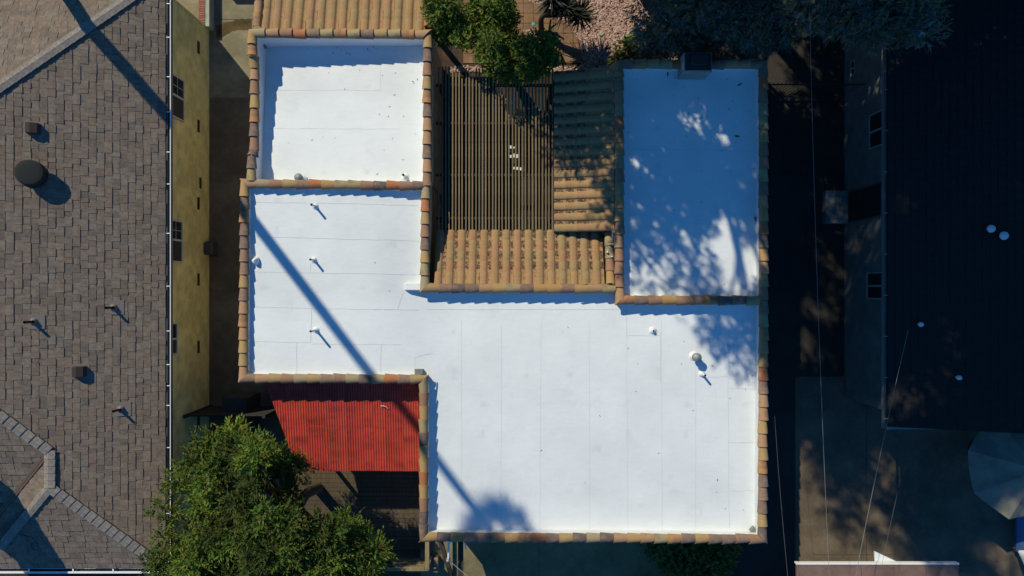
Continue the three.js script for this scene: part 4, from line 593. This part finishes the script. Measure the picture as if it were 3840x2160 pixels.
{ // palm beyond the top left corner
  const t = thing('fan_palm', 'very tall fan palm beyond the top left corner whose shadow crosses the roofs', 'palm'), bx = -13.92, bz = -9.9, H = 23.75, r = rng(71);
  mesh('trunk', tube([V(bx, 0, bz), V(bx + 0.05, 10, bz), V(bx - 0.28, H, bz + 0.15)], 0.20, 0.13, 12), barkMat, t);
  const g = []; for (let i = 0; i < 30; i++) { const a = r() * 6.283, el = -1.2 + 2.2 * r(), L = 0.5 + 0.5 * r(), d = V(Math.cos(a) * Math.cos(el), Math.sin(el), Math.sin(a) * Math.cos(el)), b = V(bx - 0.28, H + 0.1, bz + 0.15), tip = b.clone().addScaledVector(d, L).add(V(0, -0.1, 0)); g.push(tube([b, tip], 0.025, 0.015, 4)); const sd = d.clone().cross(V(0, 1, 0)).normalize(), up = sd.clone().cross(d); for (let k = 0; k < 11; k++) { const f = (k / 10 - 0.5) * 2.3, q = d.clone().multiplyScalar(Math.cos(f)).addScaledVector(sd, Math.sin(f)).normalize(), e = tip.clone().addScaledVector(q, 0.6 + 0.3 * r()).add(V(0, -0.2 * r(), 0)); const w = q.clone().cross(up).normalize(); const m = tip.clone().lerp(e, 0.55); const P = new THREE.BufferGeometry(); const A = m.clone().addScaledVector(w, 0.045), B = m.clone().addScaledVector(w, -0.045); P.setAttribute('position', new THREE.Float32BufferAttribute([tip, A, e, tip, e, B].flatMap(v => [v.x, v.y, v.z]), 3)); P.computeVertexNormals(); P.setAttribute('uv', new THREE.Float32BufferAttribute(new Float32Array(12), 2)); g.push(P); } }
  mesh('crown', mergeGeometries(g), M([0.09, 0.12, 0.04]), t);
}
// spiky yucca, prickly pears and shrubs in the garden
{
  const t = thing('yucca', 'dark spiky leaved yucca with a leaning trunk in the gravel garden', 'plant'), r = rng(81), heads = [at(2120, 30, 1.5), at(2175, 55, 1.2), at(2070, -10, 1.7)], b = at(2030, 120, 0.02); 
  mesh('trunk', tube([b, at(2035, 60, 0.8), heads[0]], 0.1, 0.08, 8), barkMat, t); mesh('branch_system', mergeGeometries([tube([at(2035, 60, 0.8), heads[1]], 0.07, 0.05, 6), tube([at(2035, 60, 0.8), heads[2]], 0.07, 0.05, 6)].map(q => q)), barkMat, t);
  heads.forEach(h => { const pos = []; for (let i = 0; i < 150; i++) { const a = r() * 6.283, el = -0.5 + 1.7 * r(), d = V(Math.cos(a) * Math.cos(el), Math.sin(el), Math.sin(a) * Math.cos(el)), L = 0.5 + 0.28 * r(), w = d.clone().cross(V(0, 1, 0.01)).normalize().multiplyScalar(0.022), e = h.clone().addScaledVector(d, L).add(V(0, -0.1 * r(), 0)), m = h.clone().addScaledVector(d, L * 0.4); for (const q of [h, m.clone().add(w), e, h, e, m.clone().sub(w)]) pos.push(q.x, q.y, q.z); } const g = new THREE.BufferGeometry(); g.setAttribute('position', new THREE.Float32BufferAttribute(pos, 3)); g.computeVertexNormals(); mesh('leaf_rosette', g, M([0.022, 0.032, 0.016], { roughness: 0.7 }), t); });
}
function padGeo(w, h) { const s = new THREE.Shape(); s.absellipse(0, h / 2, w / 2, h / 2, 0, 6.2832, false, 0); return muv(new THREE.ExtrudeGeometry(s, { depth: 0.02, bevelEnabled: true, bevelSize: 0.015, bevelThickness: 0.012, bevelSegments: 2, curveSegments: 10 }).translate(0, 0, -0.01)); }
function prickly(label, spots, col, seed) { const t = thing('prickly_pear', label, 'cactus'), r = rng(seed), m = M(col, { roughness: 0.6, map: T.stucco }); for (const [px, py, y, w, tilt, turn] of spots) { const p = mesh('pad', padGeo(w, w * 1.25), m, t), q = at(px, py, y); p.position.copy(q); p.rotation.set(tilt, turn, (r() - 0.5) * 0.5, 'YXZ'); } const q = at(spots[0][0], spots[0][1], 0.01); for (const [px, py, y] of spots) mesh('stem', tube([V(q.x, 0, q.z), at(px, py, y + 0.05)], 0.04, 0.03, 6), m, t); }
prickly('dark prickly pear clump beside the yucca trunk', [[2060, 110, 0.25, 0.3, 1.2, 0.3], [2085, 90, 0.4, 0.28, 0.9, 2], [2040, 130, 0.2, 0.28, 1.3, 4], [2090, 125, 0.35, 0.26, 0.7, 5], [2065, 75, 0.45, 0.27, 1.0, 1.2]], [0.045, 0.075, 0.03], 1);
prickly('small round prickly pear by the paver path', [[2103, 205, 0.25, 0.26, 1.3, 1.5], [2100, 235, 0.2, 0.24, 1.2, 2.4]], [0.04, 0.065, 0.03], 2);
prickly('bright green prickly pear in the gravel near the north east wing', [[2345, 140, 0.35, 0.3, 1.25, 2.8], [2375, 130, 0.3, 0.28, 0.8, 5.6], [2385, 105, 0.3, 0.24, 0.6, 0.4]], [0.14, 0.26, 0.06], 3);
{
  const t = thing('garden_shrub', 'low green shrub against the north east wing beside the gravel', 'shrub'), r = rng(91), cl = []; for (const [a, b, q] of [[2345, 185, 0.3], [2385, 190, 0.35], [2330, 225, 0.25], [2400, 160, 0.3], [2420, 210, 0.35], [2310, 232, 0.2], [2450, 240, 0.3], [2450, 130, 0.35]]) { const p = at(a, b, 0.45); cl.push([p.x, p.y, p.z, q, q, q, Math.round(300 * q), 1]); } mesh('foliage', foliage(cl, { leaflets: 7, stem: 0.1, len: 0.09, wid: 0.026, up: 0.4, shell: 0.5 }, 92), leafMat([0.11, 0.15, 0.05], 0.2), t); const b = at(2385, 195, 0); mesh('stem', mergeGeometries(cl.map(c => tube([V(b.x, 0, b.z), V(c[0], c[1], c[2])], 0.02, 0.01, 5))), barkMat, t);
  const h = thing('front_hedge', 'low dark hedge in the shade below the bottom tile cap', 'hedge'), hc = []; for (let i = 0; i < 26; i++) hc.push([4.3 + r() * 2.9, 0.35 + r() * 0.35, 8.3 + r() * 1.9, 0.35, 0.3, 0.35, 60, 0.8 + r() * 0.5]); mesh('foliage', foliage(hc, { leaflets: 7, stem: 0.12, len: 0.1, wid: 0.028, up: 0.4 }, 93), leafMat([0.08, 0.12, 0.03], 0.2), h); mesh('stem', mergeGeometries(hc.map(c => tube([V(c[0] * 0.9 + 0.57, 0, c[2]), V(c[0], c[1], c[2])], 0.02, 0.01, 5))), barkMat, h);
}

// ---------------------------------------------------------------- dark roofed house on the right
const dark = thing('dark_roofed_house', 'grey stucco house with a nearly black shingled roof in deep shade', 'house');
{
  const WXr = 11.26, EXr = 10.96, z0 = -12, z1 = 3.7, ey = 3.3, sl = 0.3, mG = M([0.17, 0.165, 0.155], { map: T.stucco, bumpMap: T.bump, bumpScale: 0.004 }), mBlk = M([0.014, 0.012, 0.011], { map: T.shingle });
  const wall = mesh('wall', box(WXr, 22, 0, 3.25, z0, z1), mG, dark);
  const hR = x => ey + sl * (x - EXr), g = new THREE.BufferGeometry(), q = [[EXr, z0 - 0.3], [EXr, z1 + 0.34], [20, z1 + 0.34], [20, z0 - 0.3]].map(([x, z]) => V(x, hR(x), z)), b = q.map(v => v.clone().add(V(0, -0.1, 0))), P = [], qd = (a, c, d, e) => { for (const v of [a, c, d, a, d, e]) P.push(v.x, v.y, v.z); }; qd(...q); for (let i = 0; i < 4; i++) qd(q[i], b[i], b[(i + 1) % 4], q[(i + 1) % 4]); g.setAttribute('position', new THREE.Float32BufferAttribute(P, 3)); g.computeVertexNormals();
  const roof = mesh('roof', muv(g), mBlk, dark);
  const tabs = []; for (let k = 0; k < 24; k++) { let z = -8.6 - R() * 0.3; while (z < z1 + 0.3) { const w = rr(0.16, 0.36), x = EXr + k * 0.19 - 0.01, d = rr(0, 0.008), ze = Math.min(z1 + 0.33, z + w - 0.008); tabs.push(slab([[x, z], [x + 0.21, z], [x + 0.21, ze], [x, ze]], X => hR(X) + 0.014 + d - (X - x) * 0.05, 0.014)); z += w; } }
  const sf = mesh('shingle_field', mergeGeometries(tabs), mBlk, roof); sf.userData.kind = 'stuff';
  mesh('gutter', mergeGeometries([box(EXr - 0.11, EXr - 0.1, 3.14, 3.27, z0, z1 + 0.4), box(EXr - 0.1, EXr - 0.005, 3.14, 3.15, z0, z1 + 0.4)]), M([0.16, 0.16, 0.16], { roughness: 0.5 }), dark);
  const gb = mesh('gutter', box(EXr, 20, 3.1, 3.14, z1 + 0.345, z1 + 0.43), M([0.2, 0.19, 0.18], { roughness: 0.5 }), dark); gb.rotation.z = 0; gb.position.y = 0.1;
  for (let k = 0; k < 10; k++) mesh('gutter_hanger', box(EXr - 0.112, EXr + 0.02, 3.272, 3.278, -7 + k * 1.2, -6.98 + k * 1.2), M([0.3, 0.3, 0.3]), dark);
  const win = (za, zb, ya, yb, mid) => { const w = mesh('window', box(WXr - 0.014, WXr - 0.004, ya, yb, za, zb), mScreen, dark), mf = M([0.30, 0.30, 0.30], { roughness: 0.6 }), f = 0.04; mesh('window_frame', mergeGeometries([box(WXr - 0.045, WXr - 0.002, ya, ya + f, za, zb), box(WXr - 0.045, WXr - 0.002, yb - f, yb, za, zb), box(WXr - 0.045, WXr - 0.002, ya + f, yb - f, za, za + f), box(WXr - 0.045, WXr - 0.002, ya + f, yb - f, zb - f, zb)]), mf, w); mesh('mullion', box(WXr - 0.05, WXr - 0.015, ya + f, yb - f, mid - 0.025, mid + 0.025), mf, w); mesh('pane', box(WXr - 0.02, WXr - 0.0145, ya + f, yb - f, za + f, mid - 0.026), mGlass, w); mesh('pane', box(WXr - 0.02, WXr - 0.0145, ya + f, yb - f, mid + 0.026, zb - f), mGlass, w); };
  const zAt = (py, y) => (py - 1080) * sc(y);
  win(zAt(418, 2.2), zAt(550, 2.2), 1.7, 2.6, zAt(487, 2.2)); win(zAt(1020, 2.1), zAt(1122, 2.1), 1.55, 2.5, zAt(1072, 2.1)); win(zAt(225, 0.7), zAt(285, 0.7), 0.5, 0.8, zAt(255, 0.7));
  const d = mesh('doorway', box(WXr - 0.012, WXr - 0.003, 0.3, 2.4, zAt(706, 1.5), zAt(815, 1.5)), M([0.008, 0.008, 0.008]), dark); mesh('door_frame', mergeGeometries([box(WXr - 0.04, WXr - 0.002, 2.401, 2.46, zAt(700, 1.5), zAt(821, 1.5)), box(WXr - 0.04, WXr - 0.002, 0.3, 2.4, zAt(700, 1.5), zAt(705, 1.5)), box(WXr - 0.04, WXr - 0.002, 0.3, 2.4, zAt(816, 1.5), zAt(821, 1.5))]), M([0.05, 0.05, 0.05]), d);
  const p0 = at(3098, 714, 0.3), p1 = at(3190, 838, 0.3); mesh('door_step', rbox(p0.x, WXr - 0.003, 0, 0.3, p0.z, p1.z, 0.02), M([0.22, 0.225, 0.23], { map: T.concrete }), dark);
  const vent = (px, py, r) => { const q = (px - 1920) / FOCAL, x = (q * (CAM_H - ey) + q * sl * EXr) / (1 + sl * q), y = hR(x), z = (py - 1080) * sc(y), v = mesh('roof_vent', lathe([[0, 0.2], [r * 0.8, 0.18], [r, 0.12], [r, 0.09], [r * 0.5, 0.08], [r * 0.5, -0.06]], x, y, z, 18), M([0.62, 0.64, 0.66], { roughness: 0.5 }), dark); return v; };
  vent(3445, 135, 0.13); vent(3706, 859, 0.11); vent(3754, 885, 0.12); vent(3586, 1414, 0.07); vent(3444, 1216, 0.07);
}
{ // iron gate across the east alley
  const t = thing('iron_gate', 'dark iron gate across the shaded east alley', 'gate'), m = M([0.02, 0.02, 0.02], { roughness: 0.5 }), z = -6.45; for (const y of [0.15, 1.5]) mesh('rail', rbox(7.4, 11.2, y, y + 0.04, z - 0.02, z + 0.02, 0.004), m, t); for (let k = 0; k < 30; k++) mesh('bar', tube([V(7.5 + k * 0.125, 0.02, z), V(7.5 + k * 0.125, 1.72, z)], 0.01, 0.008, 6), m, t);
}
// ---------------------------------------------------------------- rear patio: parasol, cover, cables
{
  const t = thing('patio_parasol', 'beige canvas parasol on the shaded patio at the right edge', 'parasol'), c = at(3868, 1752, 2.5), m = M([0.22, 0.205, 0.16], { map: T.stucco });
  t.position.set(c.x, 0.014, c.z); const Rr = 1.75; for (let i = 0; i < 8; i++) { const a0 = (i + 0.32) / 8 * 6.283, a1 = (i + 1.32) / 8 * 6.283, A = V(Math.cos(a0) * Rr, 2.15, Math.sin(a0) * Rr), B = V(Math.cos(a1) * Rr, 2.15, Math.sin(a1) * Rr), T0 = V(0, 2.85, 0), pos = [], N = 6; for (let u = 0; u < N; u++) { const q = (k, s) => { const p = T0.clone().lerp(A.clone().lerp(B, s), k); p.y -= 0.1 * Math.sin(s * Math.PI) * k; return p; }; for (let s = 0; s < 4; s++) for (const [k, w] of [[u / N, s / 4], [u / N, (s + 1) / 4], [(u + 1) / N, (s + 1) / 4], [u / N, s / 4], [(u + 1) / N, (s + 1) / 4], [(u + 1) / N, s / 4]]) { const p = q(k, w); pos.push(p.x, p.y, p.z); } } const g = new THREE.BufferGeometry(); g.setAttribute('position', new THREE.Float32BufferAttribute(pos, 3)); g.computeVertexNormals(); mesh('canopy_panel', muv(g), m, t); mesh('rib', tube([T0.clone().add(V(0, -0.03, 0)), A.clone().add(V(0, -0.03, 0))], 0.012, 0.01, 5), M([0.1, 0.07, 0.05]), t); }
  mesh('pole', tube([V(0, 0.08, 0), V(0, 2.82, 0)], 0.022, 0.022, 8), M([0.1, 0.07, 0.05]), t); mesh('base', lathe([[0, 0.1], [0.05, 0.1], [0.26, 0.05], [0.28, 0], [0, 0]], 0, 0, 0, 20), M([0.06, 0.06, 0.06]), t);
}
{
  const m = M([0.04, 0.08, 0.18], { roughness: 0.6 }), t = thing('blue_lounge_chair', 'blue cushioned lounge chair at the right edge below the parasol', 'lounge chair'), p = at(3850, 2010, 0.45); t.position.set(p.x, 0.014, p.z);
  mesh('seat_cushion', rbox(-0.32, 0.32, 0.32, 0.42, -0.85, 0.55, 0.04), m, t); const b = mesh('back_cushion', rbox(-0.32, 0.32, 0, 0.1, 0, 0.7, 0.04), M([0.55, 0.56, 0.55]), t); b.position.set(0, 0.42, 0.5); b.rotation.x = -0.7; for (const x of [-0.3, 0.3]) for (const z of [-0.7, 0.45]) mesh('leg', rbox(x - 0.02, x + 0.02, 0, 0.318, z - 0.02, z + 0.02, 0.004), M([0.1, 0.1, 0.1]), t);
}
{
  const a = at(2988, 2110, 2.5), b = at(3596, 2110, 2.5), t = thing('brown_patio_roof', 'flat brown patio roof with a white front edge at the bottom right', 'patio roof'), m = M([0.21, 0.125, 0.105], { map: T.concrete });
  for (let k = 0; k < 5; k++) { const w = (b.x - a.x) / 5; mesh('roof_panel', rbox(a.x + k * w, a.x + (k + 1) * w - 0.008, 2.4, 2.5, a.z + 0.06, 12.5, 0.006), m, t); }
  mesh('front_fascia', rbox(a.x - 0.02, b.x, 2.36, 2.515, a.z + 0.01, a.z + 0.055, 0.006), M([0.75, 0.73, 0.7]), t); for (const x of [a.x + 0.1, (a.x + b.x) / 2, b.x - 0.1]) for (const z of [a.z + 1.7, 12.3]) mesh('post', box(x - 0.05, x + 0.05, 0.014, 2.398, z - 0.05, z + 0.05), m, t);
  const q = [at(3278, 2066, 2.3), at(3364, 2106, 2.3), at(3280, 2130, 2.3)]; mesh('awning_panel', slab([[q[0].x, q[0].z], [q[1].x, q[1].z], [q[2].x, q[2].z]], () => 2.33, 0.05), M([0.72, 0.74, 0.74], { roughness: 0.5 }), t).userData.label = 'white triangular panel at the edge of the roof';
}
{
  const pole = (x, z, h, label) => { const t = thing('utility_pole', label, 'utility pole'); mesh('pole', tube([V(x, 0, z), V(x, h, z)], 0.14, 0.11, 10), barkMat, t); mesh('crossarm', rbox(x - 0.9, x + 0.9, h - 0.6, h - 0.48, z - 0.06, z + 0.06, 0.01), barkMat, t); };
  pole(7.6, 15.5, 6.6, 'utility pole below the bottom edge carrying the overhead cables'); pole(8.4, -16.5, 6.4, 'utility pole above the top edge carrying the overhead cable');
  const sag = (a, b, s) => { const p = []; for (let i = 0; i <= 8; i++) { const t = i / 8, q = a.clone().lerp(b, t); q.y -= s * 4 * t * (1 - t); p.push(q); } return p; };
  const bright = M([0.2, 0.2, 0.2], { roughness: 0.5 }), dull = M([0.12, 0.12, 0.12]);
  const c1 = at(3053, 700, 5.4), c2 = at(3100, 2160, 5.4), k = (c2.x - c1.x) / (c2.z - c1.z), X = z => c1.x + (z - c1.z) * k;
  single('overhead_cable', tube(sag(V(X(-16.5), 5.85, -16.5), V(X(15.5), 5.95, 15.5), 0.5), 0.0045, 0.0045, 5, 40), bright, 'long overhead cable running beside the east parapet', 'cable');
  single('overhead_cable', tube(sag(at(3405, 1240, 4.0), V(7.3, 6.0, 15.5), 0.3), 0.006, 0.006, 5, 30), bright, 'bright twisted service cable dropping to the dark roofed house', 'cable');
  single('overhead_cable', tube(sag(at(3365, 1850, 4.6), V(7.9, 6.0, 15.5), 0.2), 0.004, 0.004, 4, 20), dull, 'thin dark wire left of the brown patio roof posts', 'cable');
  single('overhead_cable', tube(sag(at(2905, 1560, 3.5), V(8.0, 6.0, 15.5), 0.4), 0.004, 0.004, 4, 20), dull, 'thin dark wire from the lower east parapet', 'cable');
  single('service_cable', tube(sag(V(-1.9, 2.62, 8.2), V(7.4, 6.0, 15.5), 0.5), 0.008, 0.008, 5, 30), M([0.35, 0.35, 0.36]), 'service cable leaving the mast at the bottom of the white roof', 'cable');
}

// ---------------------------------------------------------------- fallen leaves on the white roofs
{
  const proto = () => { const g = new THREE.BufferGeometry(), q = [[-0.5, 0, 0], [-0.1, 0.03, 0.17], [0.3, 0.05, 0.12], [0.5, 0.1, 0], [0.3, 0.04, -0.12], [-0.1, 0.02, -0.17]], P = []; for (let i = 1; i < 5; i++) for (const k of [0, i, i + 1]) P.push(...q[k]); g.setAttribute('position', new THREE.Float32BufferAttribute(P, 3)); g.computeVertexNormals(); return g; };
  const geo = proto(), mats = [[0.05, 0.045, 0.035], [0.08, 0.06, 0.04], [0.035, 0.035, 0.035]].map(c => M(c));
  const lay = (px, py, f, y, len, label, group, turn) => { const p = at(px, py, y), m = single('fallen_leaf', geo, mats[Math.floor(R() * 3)], label, 'leaf', group); m.scale.set(len, len * 0.6, len * rr(0.5, 0.9)); m.position.set(p.x, f(p.x, p.z) + 0.004, p.z); m.rotation.y = turn ?? R() * 6.28; };
  const LA = ['small dark leaf scattered on the north west white roof', 'leaves on the north west roof'], LM = ['small dark leaf scattered on the sunlit main white roof', 'leaves on the main roof'], LN = ['small dark leaf scattered on the shaded north east white roof', 'leaves on the north east roof'];
  const za = (l) => l.map(([a, b]) => [900 + a / 2.0125, b / 2.0125]);
  za([[495, 352], [727, 343], [755, 365], [797, 388], [822, 397], [693, 386], [970, 331], [1003, 340], [1022, 357], [957, 361], [975, 375], [1165, 377], [1228, 337], [1298, 422], [938, 446], [845, 491], [662, 541], [1072, 566], [1172, 548], [898, 522], [785, 667], [1168, 716], [1340, 600], [1305, 615], [1312, 628], [1130, 806], [1055, 865], [1121, 881], [1238, 881], [626, 1035], [718, 1042], [367, 1078], [1092, 1138], [1155, 1051], [1330, 1017], [543, 1057], [1043, 1320], [1236, 1212], [166, 690], [1372, 490]]).forEach(([a, b]) => lay(a, b, FA, 2.86, rr(0.05, 0.085), ...LA));
  [[1410, 986], [1463, 1091], [2130, 1227], [2540, 1140], [2683, 1230], [2565, 1281], [2684, 1286], [2729, 1297], [2751, 1295], [2555, 1365], [2672, 1372], [2356, 1307], [2386, 1468], [2392, 1365], [2795, 1459], [2822, 1408], [2738, 1494], [2840, 1430], [2195, 1812], [2687, 1846], [2720, 1908], [2690, 1800], [2788, 1913], [2600, 1540], [2470, 1700], [2030, 1690], [2250, 1560], [2795, 1460]].forEach(([a, b]) => lay(a, b, FM, 3.09, rr(0.05, 0.09), ...LM));
  const zn = (l) => l.map(([a, b]) => [2200 + a / 2.0125, 100 + b / 2.0125]);
  zn([[388, 360], [378, 400], [732, 455], [484, 332], [530, 332], [670, 388], [1062, 397], [1206, 335], [656, 520], [770, 655], [872, 688], [836, 540], [965, 592], [1101, 566], [1075, 620], [1230, 632], [992, 748], [1128, 760], [815, 785], [752, 830], [1106, 788], [1016, 937], [1125, 872], [866, 1090], [900, 1190], [868, 1327], [1255, 1105], [1260, 1072], [410, 1140], [315, 797], [338, 797], [655, 1385], [980, 1400], [1160, 1480], [1205, 1580], [660, 1880], [980, 1815], [1040, 1945], [1205, 1870]]).forEach(([a, b]) => lay(a, b, FNn, 3.1, rr(0.045, 0.08), ...LN));
  const big = (px, py, len, turn, label) => lay(px, py, FNn, 3.1, len, label, undefined, turn);
  big(2504, 278, 0.16, 1.5, 'long dark leaf just left of the chimney on the shaded roof'); big(2773, 317, 0.2, 0.5, 'long dark leaf near the top right of the shaded roof'); big(2763, 511, 0.19, -0.1, 'long dark leaf midway down the right of the shaded roof');
}
renderer.render(scene, camera);
